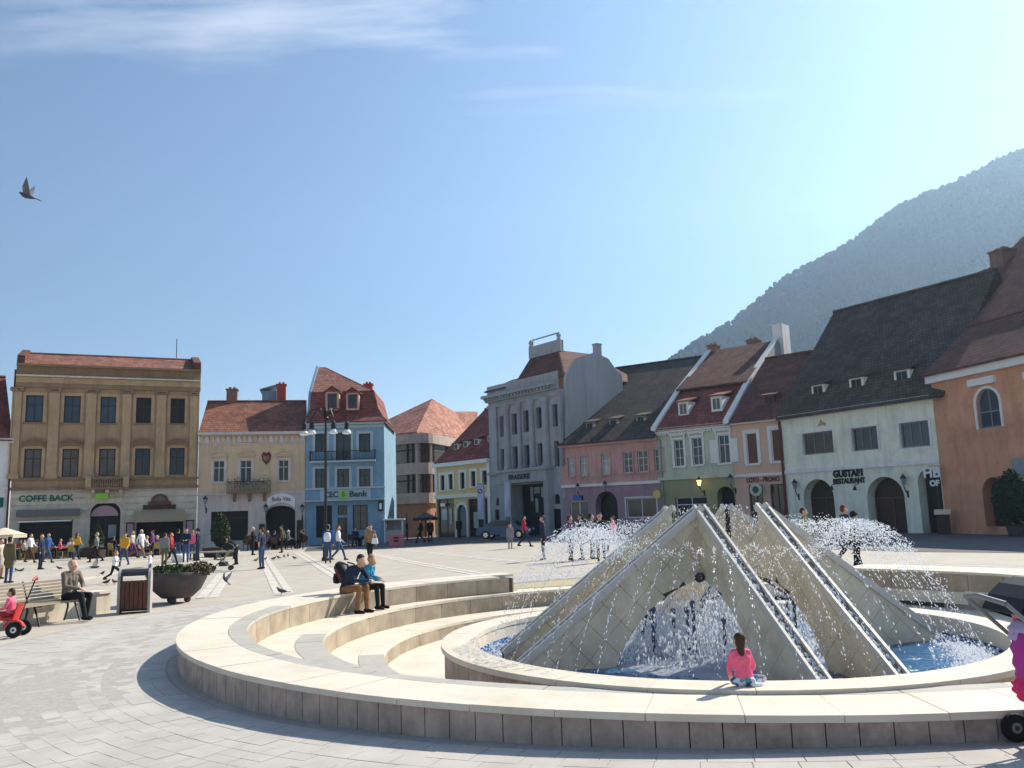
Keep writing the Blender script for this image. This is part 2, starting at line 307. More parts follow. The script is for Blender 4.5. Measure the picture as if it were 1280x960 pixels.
# the forested mountain behind the roofs
def mountain():
    prof = [(720,530),(780,500),(845,457),(900,414),(985,354),(1067,297),(1130,260),(1200,224),(1280,196),(1400,150),(1550,120),(1800,110)]
    D = 900; top = [at_d(x, y, D+ (x-845)*.1) for x, y in prof]
    def ridge(x):
        for a, b in zip(top, top[1:]):
            if a.x <= x <= b.x: t = (x-a.x)/(b.x-a.x); return a.lerp(b, t)
        return top[0] if x < top[0].x else top[-1]
    nx, ny = 130, 60; vs = []; fs = []; x0, x1 = top[0].x-60, top[-1].x
    for j in range(ny+1):
        t = j/ny
        for i in range(nx+1):
            x = x0+(x1-x0)*i/nx; r = ridge(x); h = r.z*smooth((x-x0)/90)
            if t <= .6: s = t/.6; y = r.y-(h*1.5+30)*(1-s); z = h*s**.93
            else: s = (t-.6)/.4; y = r.y+500*s; z = h*(1-s*s)
            z += 4*math.sin(x*.043+y*.021)+3*math.sin(x*.017-y*.05); vs.append((x, y, max(z, -2) if 0 < t < 1 else -3))
    fs = [(j*(nx+1)+i, j*(nx+1)+i+1, (j+1)*(nx+1)+i+1, (j+1)*(nx+1)+i) for j in range(ny) for i in range(nx)]
    mb = MB(); mb.add(vs, fs); hill = mb.build('hill', 'hill', smooth=True); tag(hill, 'steep wooded mountain rising behind the roofs', None, kind='structure')
    V = np.array(vs).reshape(ny+1, nx+1, 3); tr = MB(); cnt = 0
    while cnt < 42000:
        i = random.uniform(0, nx-1.01); j = random.uniform(1, ny*.62); a, b = int(i), int(j); u, v = i-a, j-b
        p = V[b,a]*(1-u)*(1-v)+V[b,a+1]*u*(1-v)+V[b+1,a]*(1-u)*v+V[b+1,a+1]*u*v
        if p[2] < 3: continue
        h = random.uniform(4, 8.5); w = h*random.uniform(.25,.45); k = random.random()*6; cnt += 1
        con = random.random() < .4; nn = 5; pr = ((w,.15),(w*.62,.5),(.3,1.0)) if con else ((w*.6,.2),(w,.55),(w*.55,.9))
        q = []
        for rr, hh in pr: q += [(p[0]+rr*math.cos(k+2*PI*e/nn)*random.uniform(.75,1.2), p[1]+rr*math.sin(k+2*PI*e/nn), p[2]+h*hh*random.uniform(.93,1.05)) for e in range(nn)]
        f = [(r_*nn+e, r_*nn+(e+1)%nn, (r_+1)*nn+(e+1)%nn, (r_+1)*nn+e) for r_ in (0,1) for e in range(nn)]+[tuple(range(2*nn, 3*nn))]
        tr.add(q, f)
    tag(tr.build('forest', 'forest'), 'bare and evergreen wood covering the mountain', None, kind='stuff')
mountain()

# ================================================================== THE FOUNTAIN
ZR, Z1, Z2, Z3 = .42, .0, -.40, -.70
C1, R1 = Vector((3.20,15.50,0)), 7.72
C2, R2 = Vector((3.55,16.25,0)), 7.07
C3, R3 = Vector((3.65,16.44,0)), 6.16
BC, BR = Vector((2.64,11.30,0)), 3.66
GAP = (R(50), R(117))
fountain = empty('fountain', (FC.x, FC.y, .1), 0, 'round stone fountain with stepped seating rings and four marble blades in its basin', 'fountain')
fountain.location = (0,0,0)
def rr(c, rad, a):                                             # distance from FC along angle a to circle (c, rad)
    d = Vector((math.cos(a), math.sin(a), 0)); o = FC-c; o.z = 0; b = o.dot(d); q = o.dot(o)-rad*rad; return -b+math.sqrt(max(0, b*b-q))
def piece(name, m, ro, ri, a0, a1, z0, z1, parent=fountain, n=2, ztop=None):
    vs = []; 
    for i in range(n+1):
        a = a0+(a1-a0)*i/n; ca, sa = math.cos(a), math.sin(a)
        for r in (ri(a), ro(a)):
            for z in (z0, z1): vs.append((FC.x+r*ca, FC.y+r*sa, z))
    fs = [(0,1,3,2), tuple(4*n+k for k in (0,2,3,1))]
    for i in range(n):
        b = 4*i; d = b+4; fs += [(b+1, d+1, d+3, b+3), (b, b+2, d+2, d), (b+2, b+3, d+3, d+2), (b, d, d+1, b+1)]
    mb = MB(); mb.add(vs, fs); return mb.build(name, m, parent)
def ingap(a): a = a % (2*PI); return GAP[0] < a < GAP[1]
def ring(name, count, fm, ro, ri, z0, z1, gap=False, g=.008, n=2, rsize=8., jit=0., off=0., arc=None):
    a = off
    cuts = [off+2*PI*i/count+random.uniform(-jit, jit)/count for i in range(count)]; cuts.append(cuts[0]+2*PI)
    for a0, a1 in zip(cuts, cuts[1:]):
        am = (a0+a1)/2
        if gap and ingap(am): continue
        if arc and not (arc[0] < am % (2*PI) < arc[1]): continue
        mm = fm(am % (2*PI)) if callable(fm) else fm
        dz = random.uniform(-.0025, .0025)
        piece(name, mm, ro, ri, a0+g/rsize, a1-g/rsize, z0, z1+dz, n=n)
K = lambda v: (lambda a: v)
def solid(name, m, ro, ri, z0, z1, gap=False, parent=fountain, n=120):
    if gap: piece(name, m, ro, ri, GAP[1], GAP[0]+2*PI, z0, z1, parent, n)
    else: piece(name, m, ro, ri, 0, 2*PI, z0, z1, parent, n)
# bodies that carry the slabs (show as dark joints)
solid('rim_core', 'joint', K(FR-.045), lambda a: rr(C1, R1, a)+.04, -.75, ZR-.055, True)
solid('floor_core', 'joint', lambda a: rr(C1, R1, a)+.05, lambda a: rr(C2, R2, a)+.05, -.75, Z1-.03)
solid('gap_core', 'coping', K(FR), lambda a: rr(C1, R1, a), -.3, Z1-.035)
solid('step_core', 'joint', lambda a: rr(C2, R2, a)+.06, lambda a: rr(C3, R3, a)+.05, -.8, Z2-.03)
piece('lower_floor', 'coping', lambda a: rr(C3, R3, a)+.06, K(.02), 0, 2*PI, -.85, Z3, n=120)
# outer cladding, coping and plinth
ring('plinth_block', 44, 'coping_grey', K(FR+.13), K(FR-.04), -.15, .05, True, .006, 3)
ring('wall_tile', 210, 'clad', K(FR), K(FR-.05), -.1, ZR-.065, True, .0045, 1, jit=.25)
ring('coping_slab', 72, 'coping', K(FR+.035), K(8.135), ZR-.058, ZR, True, .0028, 2, jit=.2)
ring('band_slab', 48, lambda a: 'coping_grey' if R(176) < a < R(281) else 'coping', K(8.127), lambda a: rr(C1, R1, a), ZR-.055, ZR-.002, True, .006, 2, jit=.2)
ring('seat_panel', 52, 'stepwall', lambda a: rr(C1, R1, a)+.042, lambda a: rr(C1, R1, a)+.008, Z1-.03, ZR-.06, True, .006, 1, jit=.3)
# the ends of the seat wall at the entrance
for a in GAP:
    piece('end_panel', 'stepwall', K(FR-.05), lambda b: rr(C1, R1, b)+.05, a-.006, a+.006, Z1, ZR-.06, n=1)
# first tread, its wall, second tread, its wall
ring('tread_slab', 46, 'coping', lambda a: rr(C1, R1, a)+.05, lambda a: rr(C2, R2, a)+.46, Z1-.05, Z1, False, .005, 2, jit=.2)
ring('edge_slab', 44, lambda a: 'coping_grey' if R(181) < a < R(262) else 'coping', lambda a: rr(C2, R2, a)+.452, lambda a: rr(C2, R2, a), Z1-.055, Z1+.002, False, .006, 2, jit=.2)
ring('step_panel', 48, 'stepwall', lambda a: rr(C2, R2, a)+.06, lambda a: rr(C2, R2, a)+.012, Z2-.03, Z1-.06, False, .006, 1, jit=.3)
ring('tread_slab', 40, 'coping', lambda a: rr(C2, R2, a)+.05, lambda a: rr(C3, R3, a)+.46, Z2-.05, Z2, False, .005, 2, jit=.2)
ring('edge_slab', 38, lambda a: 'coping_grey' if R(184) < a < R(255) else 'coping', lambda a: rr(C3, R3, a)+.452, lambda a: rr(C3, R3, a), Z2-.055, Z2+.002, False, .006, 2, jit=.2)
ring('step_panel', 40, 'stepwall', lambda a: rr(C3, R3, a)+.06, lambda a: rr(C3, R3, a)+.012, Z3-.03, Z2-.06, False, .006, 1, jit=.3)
# basin
def bring(name, count, m, ro, ri, z0, z1, g=.005, n=2, off=0.):
    for i in range(count):
        mb = MB(); a0, a1 = off+2*PI*i/count, off+2*PI*(i+1)/count; wedge(mb, ri, ro, a0+g/ro, a1-g/ro, z0, z1+random.uniform(-.002,.002), BC, n); mb.build(name, m, fountain)
ZB = .455
bring('basin_slab', 24, 'coping', BR, 3.24, ZB-.06, ZB, .003, 3, .1)
bring('basin_tile', 40, 'clad', BR-.035, BR-.08, -.75, ZB-.065, .006, 1)
mb = MB(); wedge(mb, 3.30, BR-.085, 0, 2*PI, -.75, ZB-.062, BC, 64); mb.build('basin_core', 'joint', fountain)
mb = MB(); wedge(mb, 3.25, 3.305, 0, 2*PI, .24, ZB-.061, BC, 64); mb.build('basin_lining', 'coping', fountain)
mb = MB(); wedge(mb, 3.255, 3.30, 0, 2*PI, -.2, .238, BC, 64); mb.build('basin_liner', 'blue_basin', fountain)
mb = MB(); mb.lathe([(.01,-.22),(3.29,-.22),(3.29,-.18),(.01,-.18)], 64, BC); mb.build('basin_floor', 'blue_basin', fountain)
mb = MB(); vs = [(BC.x,BC.y,.2)]; fs = []; nr, na = 30, 90
for i in range(1, nr+1):
    for k in range(na):
        a = 2*PI*k/na; r = 3.27*i/nr; x, y = BC.x+r*math.cos(a), BC.y+r*math.sin(a)
        vs.append((x, y, .2+.012*math.sin(7*x+3*y)*math.sin(6*y-2*x)+random.uniform(-.008,.008)*(i < nr)))
for k in range(na): fs.append((0, 1+k, 1+(k+1)%na))
for i in range(nr-1): fs += [(1+i*na+k, 1+(i+1)*na+k, 1+(i+1)*na+(k+1)%na, 1+i*na+(k+1)%na) for k in range(na)]
mb.add(vs, fs); mb.build('water_surface', 'water', fountain, smooth=True)
# four folded marble elements, each of two sloping blades with a pointed opening at the fold
PC = Vector((2.638,11.336,0)); TH = R(194.6); PW, PL, ZA, ZT = .437, 2.41, 2.03, .30
UF, ZAR = 1.28, 1.19
DL = Vector((math.cos(TH), math.sin(TH), 0)); DF = Vector((-DL.y, DL.x, 0))
def arch(t):                                                   # t 0..1 from the crown at the fold to the foot
    a = (1-t)**2; b = 2*t*(1-t); c = t*t
    return Vector((b*.92+c*UF, a*ZAR+b*.98+c*.12))
ARC = [arch(i/10) for i in range(11)]
def arch_u(z):
    for p, q in zip(ARC, ARC[1:]):
        if q.y <= z <= p.y: t = (p.y-z)/(p.y-q.y); return p.x+(q.x-p.x)*t
    return -1 if z > ZAR else UF
def clip(poly, a, b, c):                                       # keep a*u+b*z<=c
    out = []
    for i in range(len(poly)):
        p, q = poly[i], poly[(i+1)%len(poly)]; dp, dq = a*p[0]+b*p[1]-c, a*q[0]+b*q[1]-c
        if dp <= 0: out.append(p)
        if dp*dq < 0: t = dp/(dp-dq); out.append((p[0]+(q[0]-p[0])*t, p[1]+(q[1]-p[1])*t))
    return out
def area(p): return abs(sum(p[i][0]*p[(i+1)%len(p)][1]-p[(i+1)%len(p)][0]*p[i][1] for i in range(len(p))))/2
SLOPE = (ZT-ZA)/PL
def blade(fold, d, nside, part):
    """one blade: d along the blade away from the fold, nside the horizontal normal"""
    P = lambda u, z, s=0.: Vector((fold.x+d.x*u+nside.x*s, fold.y+d.y*u+nside.y*s, z))
    out = [(0, ZA), (PL, ZT), (PL, .05), (UF, .05)]+[(p.x, p.y) for p in reversed(ARC)]
    mb = MB(); mb.ext([P(u, z, -.045) for u, z in out], nside*.09); core = mb.build('blade', 'joint', part)
    st = .30; q = st/math.sqrt(2)
    for side in (-1, 1):
        ph = random.random(); seen = (nside*side).dot(Vector((0,0,0))-Vector((fold.x, fold.y, 0))) > 0; field = MB()
        for i in range(-2, 20):
            for j in range(-12, 10):
                cu, cz = (i+j+ph)*q, .3+(i-j)*q
                t = [(cu+q*.985, cz), (cu, cz+q*.985), (cu-q*.985, cz), (cu, cz-q*.985)]
                t = clip(t, -1, 0, .0); t = clip(t, 1, 0, PL-.003) if t else t
                t = clip(t, -SLOPE, 1, ZA-.01) if t else t; t = clip(t, 0, -1, -.1) if t else t
                if not t: continue
                if min(p[1] for p in t) < ZAR:
                    zc_ = max(.13, min(ZAR-.02, sum(p[1] for p in t)/len(t))); u0 = arch_u(zc_)+.004; du = (arch_u(min(ZAR, zc_+.05))-arch_u(max(.12, zc_-.05)))/max(.02, (min(ZAR, zc_+.05)-max(.12, zc_-.05)))
                    t = clip(t, -1, du, -(u0-du*zc_))
                if len(t) < 3 or area(t) < .002: continue
                mb = MB() if seen else field; mb.ext([P(u, z, side*.0455) for u, z in t], nside*side*(.007+random.uniform(0,.003)))
                if seen: mb.build('marble_tile', 'marble', core)
        if not seen: tag(field.build('tile_field', 'marble', core), kind='stuff')
    # water channel along the sloping top
    e = Vector((d.x, d.y, SLOPE)).normalized(); up = nside.cross(e); up = up if up.z > 0 else -up
    ln = math.hypot(PL, ZA-ZT); o = P(0, ZA)
    MT = Matrix(((e.x, nside.x, up.x, o.x), (e.y, nside.y, up.y, o.y), (e.z, nside.z, up.z, o.z), (0,0,0,1)))
    g = MB(); cut = 1.15
    for s in (-1, 1):
        s0, s1 = sorted((s*.05, s*.084))
        g.box(-.02, cut, s0, s1, -.03, .055, M=MT); g.box(cut+.006, ln, s0, s1, -.03, .054, M=MT)
    gt = g.build('gutter', 'gutter', part)
    g = MB(); g.box(-.0, ln-.01, -.0495, .0495, -.02, .02, M=MT); g.build('channel_bed', 'wetdark', gt)
    fm = MB()
    for _ in range(170):
        s = ln*random.random()**.6; c = MT@Vector((s, random.uniform(-.045,.045), .03)); r = random.uniform(.006,.02); octa(fm, c, r, e*random.uniform(1,3), r)
    tag(fm.build('channel_water', 'foam', gt), kind='stuff')
def octa(mb, c, r, v=None, r2=None):
    z = v.normalized() if v is not None and v.length > 1e-6 else Vector((0,0,1)); l = min(5., v.length if v is not None else 1)
    a = z.cross(Vector((.3,.9,.2))).normalized(); b = z.cross(a); c = Vector(c)
    mb.add([c+a*r, c+b*r, c-a*r, c-b*r, c+z*r*max(1,l), c-z*r*max(1,l)], ((0,1,4),(1,2,4),(2,3,4),(3,0,4),(1,0,5),(2,1,5),(3,2,5),(0,3,5)))
for s1, s2 in ((1,1),(1,-1),(-1,1),(-1,-1)):
    fold = PC+PW*(DL*s1+DF*s2)
    part = fountain
    blade(fold, DL*s1, DF*s2, part); blade(fold, DF*s2, DL*s1, part)
    if (s1, s2) in ((1,1),(-1,1)):
        dd = (DL*s1+DF*s2).normalized(); mb = MB(); q = dd.to_track_quat('Z','Y').to_matrix()
        mb.lathe([(.02,-.04),(.055,-.03),(.06,.05),(.048,.06),(.045,.04),(.01,.04)], 14, Vector((fold.x, fold.y, ZAR+.0))+dd*.12, M=q); mb.build('spotlight', 'darkmetal', fountain)
# nozzles
for k in range(16):
    a = k*2*PI/16+.2; r = .62 if k % 2 else .95; x, y = PC.x+r*math.cos(a), PC.y+r*math.sin(a); h = random.uniform(.5,.95)
    mb = MB(); mb.lathe([(.022,.05),(.022,h-.06),(.034,h-.05),(.034,h),(.012,h+.02)], 8, (x,y,0)); mb.build('nozzle', 'nozzle', fountain)
# jets: each a parabola of beads thrown outwards from the middle
def jet(a, rp, zp, rl, nb=120):
    mb = MB(); k = (zp-.2)/(rl-rp)**2; r0 = rp-math.sqrt(max(0, (zp-.45)/k))*.92
    tx, ty = math.cos(a), math.sin(a); nx_, ny_ = -ty, tx; T = []
    for i in range(nb):
        t = (i+random.uniform(-.3,.3))/nb; r = r0+(rl-r0)*t; z = zp-k*(r-rp)**2
        sp = .004+.014*t; j = random.gauss(0, sp); zz = z+random.gauss(0, .018)
        if zz < .2: continue
        v = Vector((tx, ty, -2*k*(r-rp))); rad = random.uniform(.0028,.0068)*(1.25 if abs(r-rp) < .4 else 1)
        octa(mb, (PC.x+tx*r+nx_*j, PC.y+ty*r+ny_*j, zz), rad, v.normalized()*(random.uniform(1,2) if r < rp+.3 else random.uniform(1.5,5)))
    tag(mb.build('water_jet', 'foam', fountain), kind='stuff')
NJ = 72
for k in range(NJ):
    a = 2*PI*(k+random.uniform(-.2,.2))/NJ
    front = -math.sin(a)                                       # 1 towards the viewer's side
    jet(a, random.uniform(1.65,1.85), 1.86-.28*max(0, front)+random.uniform(-.08,.05), random.uniform(2.95,3.12))
sp = MB()                                                      # loose spray around the crests, the splash in the middle and along the rim
for _ in range(11000):
    a = random.uniform(-.65, PI+.65); r = random.gauss(1.85, .38); z = 1.84-(r-1.8)**2*.9-abs(random.gauss(0, .16))
    octa(sp, (PC.x+r*math.cos(a), PC.y+r*math.sin(a), max(.22, z)), random.uniform(.003,.0085), Vector((0,0,random.uniform(1,1.8))))
for _ in range(3800):
    r = abs(random.gauss(0, .55)); a = random.uniform(0, 2*PI); z = .2+min(1.5, abs(random.gauss(0, .55)))
    octa(sp, (PC.x+r*math.cos(a), PC.y+r*math.sin(a), z), random.uniform(.003,.009), Vector((0,0,random.uniform(1.5,4.5))))
for _ in range(3600):                                         # water falling down the corridor between the paired blades
    d = random.choice((DL,DF,-DL,-DF)); n_ = Vector((-d.y, d.x, 0)); u = random.uniform(.3, 2.3); zt = ZA+SLOPE*max(0, u-PW)+.06
    z = zt-abs(random.gauss(0, .32)); q = PC+d*u+n_*random.uniform(-.5,.5)
    if z > .22: octa(sp, (q.x, q.y, z), random.uniform(.003,.0075), Vector((0,0,random.uniform(1,2.6))))
for _ in range(2600):
    a = random.uniform(0, 2*PI); r = random.gauss(3.02, .1) if random.random() < .6 else random.uniform(.3, 1.5); r = min(r, 3.2)
    octa(sp, (PC.x+r*math.cos(a), PC.y+r*math.sin(a), .2+abs(random.gauss(0,.05))), random.uniform(.006,.018))
for _ in range(9000):                                         # white water boiling in the middle and sheeting down inside the openings
    r = abs(random.gauss(.75, .42)); a = random.uniform(0, 2*PI); z = .2+abs(random.gauss(0, .26)); octa(sp, (PC.x+r*math.cos(a), PC.y+r*math.sin(a), z), random.uniform(.005,.014), Vector((0,0,random.uniform(1.2,4))))
tag(sp.build('water_spray', 'foam', fountain), kind='stuff')
fm_ = MB(); vs = []; nr, na = 26, 80                           # churned foam floating on the water
for i in range(nr+1):
    for k in range(na): a = 2*PI*k/na; r = 1.75*i/nr+.02; r *= 1+.16*math.sin(3*a+1)+.09*math.sin(7*a); vs.append((PC.x+r*math.cos(a), PC.y+r*math.sin(a), .205+(.09*random.random()*(1-(i/nr)**2) if i < nr else -.03)))
fm_.add(vs, [(i*na+k, (i+1)*na+k, (i+1)*na+(k+1)%na, i*na+(k+1)%na) for i in range(nr) for k in range(na)]); tag(fm_.build('foam_patch', 'foam', fountain, smooth=True), kind='stuff')
fm_ = MB()
for _ in range(2600):
    a = random.gauss(R(-22), .22) if random.random() < .6 else random.uniform(0, 2*PI); r = min(3.18, random.gauss(2.95, .14)); octa(fm_, (PC.x+r*math.cos(a), PC.y+r*math.sin(a), .2+abs(random.gauss(0,.03))), random.uniform(.007,.02))
tag(fm_.build('splash_line', 'foam', fountain), kind='stuff')

# ================================================================== BUILDINGS
class Fac:
    """a facade plane standing on the ground between two surveyed corners; local x along it, -y out to the square"""
    def __init__(s, xl, Dl, xr, Dr, name, label, cat='building', group=None):
        a, b = at_d(xl, 640, Dl), at_d(xr, 640, Dr); a.z = b.z = 0; s.o = a; s.d = (b-a); s.W = s.d.length; s.d.normalize(); s.n = Vector((-s.d.y, s.d.x, 0))
        s.root = empty(name, a, math.atan2(s.d.y, s.d.x), label, cat, group); s.zb = min(gz(a.x, a.y), gz(b.x, b.y)); s.ops = []
    def uv(s, px, py):
        r = ray(px, py); c = Vector((0,0,CAMZ)); t = (s.o-c).dot(s.n)/r.dot(s.n); p = c+r*t; return (p-s.o).dot(s.d), p.z
    def side(s, px, py, u):
        r = ray(px, py); c = Vector((0,0,CAMZ)); q = s.o+s.d*u; t = (q-c).dot(s.d)/r.dot(s.d); p = c+r*t; return (p-s.o).dot(s.n), p.z
    def deep(s, px, py, y):                                    # point on the plane y metres behind the facade
        r = ray(px, py); c = Vector((0,0,CAMZ)); q = s.o+s.n*y; t = (q-c).dot(s.n)/r.dot(s.n); p = c+r*t; return (p-s.o).dot(s.d), p.z
    def on_roof(s, px, py, ze, sl):                            # where a sight line meets a roof slope that starts at the eaves
        y = 1.
        for _ in range(40): u, z = s.deep(px, py, y); y = .5*y+.5*max(.1, (z-ze)/sl)
        return u, y, s.deep(px, py, y)[1]
    def roof_dormer(s, px, py, ze, sl, w, h, *a, **k):
        u, y, z = s.on_roof(px, py, ze, sl); return s.dormer(u, z, w, h, y-.12, *a, run=h/sl+.5, **k)
    def rect(s, x0, y0, x1, y1):
        ym, xm = (y0+y1)/2, (x0+x1)/2
        return s.uv(x0, ym)[0], s.uv(x1, ym)[0], s.uv(xm, y1)[1], s.uv(xm, y0)[1]
    def part(s, mb, name, m, par=None, **k): return mb.build(name, m, par or s.root, **k)
    def box(s, name, m, u0, u1, y0, y1, z0, z1, par=None): mb = MB(); mb.box(u0, u1, y0, y1, z0, z1); return mb.build(name, m, par or s.root)
    # --- openings
    def op(s, u0, u1, z0, z1, kind='cross', frame='frame_white', pane='glass', arch=0., surround=None, sill=None, ped=None, depth=.2, label=None):
        s.ops.append(dict(u0=u0, u1=u1, z0=max(z0, s.zb-.05), z1=z1, arch=arch, depth=depth)); w, h = u1-u0, z1-max(z0, s.zb)
        zs = z1-w/2*arch; t = min(.075, w*.07); y0, y1 = depth-.07, depth-.005
        fr = MB()
        def arcpts(k, ins=0.): return [((u0+u1)/2-(w/2-ins)*math.cos(PI*i/k), zs+(w/2*arch-ins)*math.sin(PI*i/k)) for i in range(k+1)]
        fr.box(u0, u0+t, y0, y1, z0, zs); fr.box(u1-t, u1, y0, y1, z0, zs); fr.box(u0+t, u1-t, y0, y1, z0, z0+t)
        if arch:
            A, B = arcpts(10), arcpts(10, t)
            for i in range(10): fr.ext([(A[i][0],y0,A[i][1]),(A[i+1][0],y0,A[i+1][1]),(B[i+1][0],y0,B[i+1][1]),(B[i][0],y0,B[i][1])], (0,y1-y0,0))
        else: fr.box(u0+t, u1-t, y0, y1, z1-t, z1)
        um = (u0+u1)/2; b = t*.42; zt = z0+(zs-z0)*.66
        if kind in ('cross', 'grid', 'two'): fr.box(um-b, um+b, y0+.005, y1-.005, z0+t, (z1-t) if not arch else z1-t*1.2)
        if kind in ('cross', 'grid'): fr.box(u0+t, um-b, y0+.008, y1-.008, zt-b, zt+b); fr.box(um+b, u1-t, y0+.008, y1-.008, zt-b, zt+b)
        if kind == 'grid':
            zz = z0+(zs-z0)*.33; fr.box(u0+t, um-b, y0+.01, y1-.01, zz-b*.6, zz+b*.6); fr.box(um+b, u1-t, y0+.01, y1-.01, zz-b*.6, zz+b*.6)
        if kind == 'three':
            for q in (1/3, 2/3): uu = u0+w*q; fr.box(uu-b, uu+b, y0+.005, y1-.005, z0+t, z1-t)
        if kind == 'shop':
            k = max(1, int(w/1.4))
            for q in range(1, k+1): uu = u0+w*q/(k+1); fr.box(uu-b, uu+b, y0+.005, y1-.005, z0+t, z1-t)
            fr.box(u0+t, u1-t, y0+.01, y1-.01, z1-.55, z1-.49)
        if kind == 'door':
            fr.box(um-b*1.3, um+b*1.3, y0, y1, z0+t, zs); fr.box(u0+t, u1-t, y0+.004, y1-.004, zs-b*1.5, zs+b*1.5)
        win = s.part(fr, {'door':'door','shop':'shop_window'}.get(kind, 'window'), frame); 
        pn = MB(); poly = [(u0+.01,z0),(u1-.01,z0)]
        poly += [(u, z) for u, z in reversed(arcpts(10, .01))] if arch else [(u1-.01,z1),(u0+.01,z1)]
        pn.ext([(u, depth-.03, z) for u, z in poly], (0,.02,0)); pn.build('pane', pane, win)
        if surround:
            sm, sw = surround; sr = MB(); sr.box(u0-sw, u0-.002, -.045, .02, z0, zs); sr.box(u1+.002, u1+sw, -.045, .02, z0, zs)
            if arch:
                A, B = arcpts(12, -.002), arcpts(12, -sw)
                for i in range(12): sr.ext([(A[i][0],-.045,A[i][1]),(A[i+1][0],-.045,A[i+1][1]),(B[i+1][0],-.045,B[i+1][1]),(B[i][0],-.045,B[i][1])], (0,.065,0))
            else: sr.box(u0-sw, u1+sw, -.05, .02, z1+.002, z1+sw)
            sr.build('surround', sm, win)
        if sill: sm = MB(); sm.box(u0-.13, u1+.13, -.12, .03, z0-.1, z0-.004); sm.build('sill', sill, win)
        if ped:
            pm, kd = ped; pd = MB(); z = z1+.28; a, b2 = u0-.25, u1+.25
            pd.box(a, b2, -.16, .02, z, z+.09)
            if kd == 'seg':
                n = 8; pts = [(a+(b2-a)*i/n, z+.095+.3*math.sin(PI*i/n)) for i in range(n+1)]
                for (p, q), (p2, q2) in zip(pts, pts[1:]): pd.ext([(p,-.2,q),(p2,-.2,q2),(p2,-.2,q2+.1),(p,-.2,q+.1)], (0,.22,0))
                pd.ext([(p,-.08,q) for p, q in pts]+[(b2,-.08,z+.092),(a,-.08,z+.092)], (0,.1,0))
            elif kd == 'tri': pd.ext([(a,-.14,z+.095),(b2,-.14,z+.095),((a+b2)/2,-.14,z+.5)], (0,.16,0))
            else: pd.box(a-.05, b2+.05, -.2, .02, z+.09, z+.16)
            for c in (a+.06, b2-.18): pd.box(c, c+.12, -.12, .02, z-.22, z-.004)
            pd.build('pediment', pm, win)
        return win
    def px_op(s, x0, y0, x1, y1, kind='cross', **k): return s.op(*s.rect(x0, y0, x1, y1), kind, **k)
    # --- front wall with real openings, split at zsplit into storeys of different colour
    def wall(s, z0, z1, m, name='wall', u0=0., u1=None, y=0.):
        u1 = s.W if u1 is None else u1
        ops = [o for o in s.ops if o['z1'] > z0 and o['z0'] < z1 and o['u1'] > u0 and o['u0'] < u1]
        us = sorted(set([u0, u1]+[min(u1, max(u0, o[k])) for o in ops for k in ('u0','u1')])); zs = sorted(set([z0, z1]+[min(z1, max(z0, o[k])) for o in ops for k in ('z0','z1')]))
        mb = MB()
        for a, b in zip(us, us[1:]):
            for c, d in zip(zs, zs[1:]):
                um, zm = (a+b)/2, (c+d)/2
                if b-a < 1e-4 or d-c < 1e-4 or any(o['u0'] < um < o['u1'] and o['z0'] < zm < o['z1'] for o in ops): continue
                mb.add([(a,y,c),(b,y,c),(b,y,d),(a,y,d)], [(0,1,2,3)])
        for o in ops:
            a, b, c, d, dp = max(u0,o['u0']), min(u1,o['u1']), max(z0,o['z0']), min(z1,o['z1']), o['depth']; w = o['u1']-o['u0']
            zs_ = o['z1']-w/2*o['arch']; top = min(d, zs_)
            mb.add([(a,y,c),(a,y,top),(a,dp,top),(a,dp,c)], [(0,1,2,3)]); mb.add([(b,y,c),(b,dp,c),(b,dp,top),(b,y,top)], [(0,1,2,3)])
            if c > z0: mb.add([(a,y,c),(a,dp,c),(b,dp,c),(b,y,c)], [(0,1,2,3)])
            if o['arch']:
                n = 12; um = (o['u0']+o['u1'])/2; P = [(um-w/2*math.cos(PI*i/n), zs_+w/2*o['arch']*math.sin(PI*i/n)) for i in range(n+1)]
                for (p, q), (p2, q2) in zip(P, P[1:]):
                    mb.add([(p,y,q),(p2,y,q2),(p2,y,o['z1']),(p,y,o['z1'])], [(0,1,2,3)]); mb.add([(p,y,q),(p,dp,q),(p2,dp,q2),(p2,y,q2)], [(0,1,2,3)])
            elif d < z1 or o['z1'] <= z1: mb.add([(a,y,d),(b,y,d),(b,dp,d),(a,dp,d)], [(0,1,2,3)])
        return s.part(mb, name, m)
    def body(s, z1, depth, m, z0=-.6):                         # side and back walls, set behind the front
        mb = MB(); e = .004; W = s.W
        mb.add([(e,0,z0),(e,depth,z0),(e,depth,z1),(e,0,z1)], [(0,3,2,1)]); mb.add([(W-e,0,z0),(W-e,depth,z0),(W-e,depth,z1),(W-e,0,z1)], [(0,1,2,3)])
        mb.add([(e,depth,z0),(W-e,depth,z0),(W-e,depth,z1),(e,depth,z1)], [(0,3,2,1)]); mb.add([(e,1.4,z0+.01),(W-e,1.4,z0+.01),(W-e,1.4,z1),(e,1.4,z1)], [(0,1,2,3)])
        mb.add([(e,.002,z1-.01),(W-e,.002,z1-.01),(W-e,depth,z1-.01),(e,depth,z1-.01)], [(0,1,2,3)])
        return s.part(mb, 'side_wall', m)
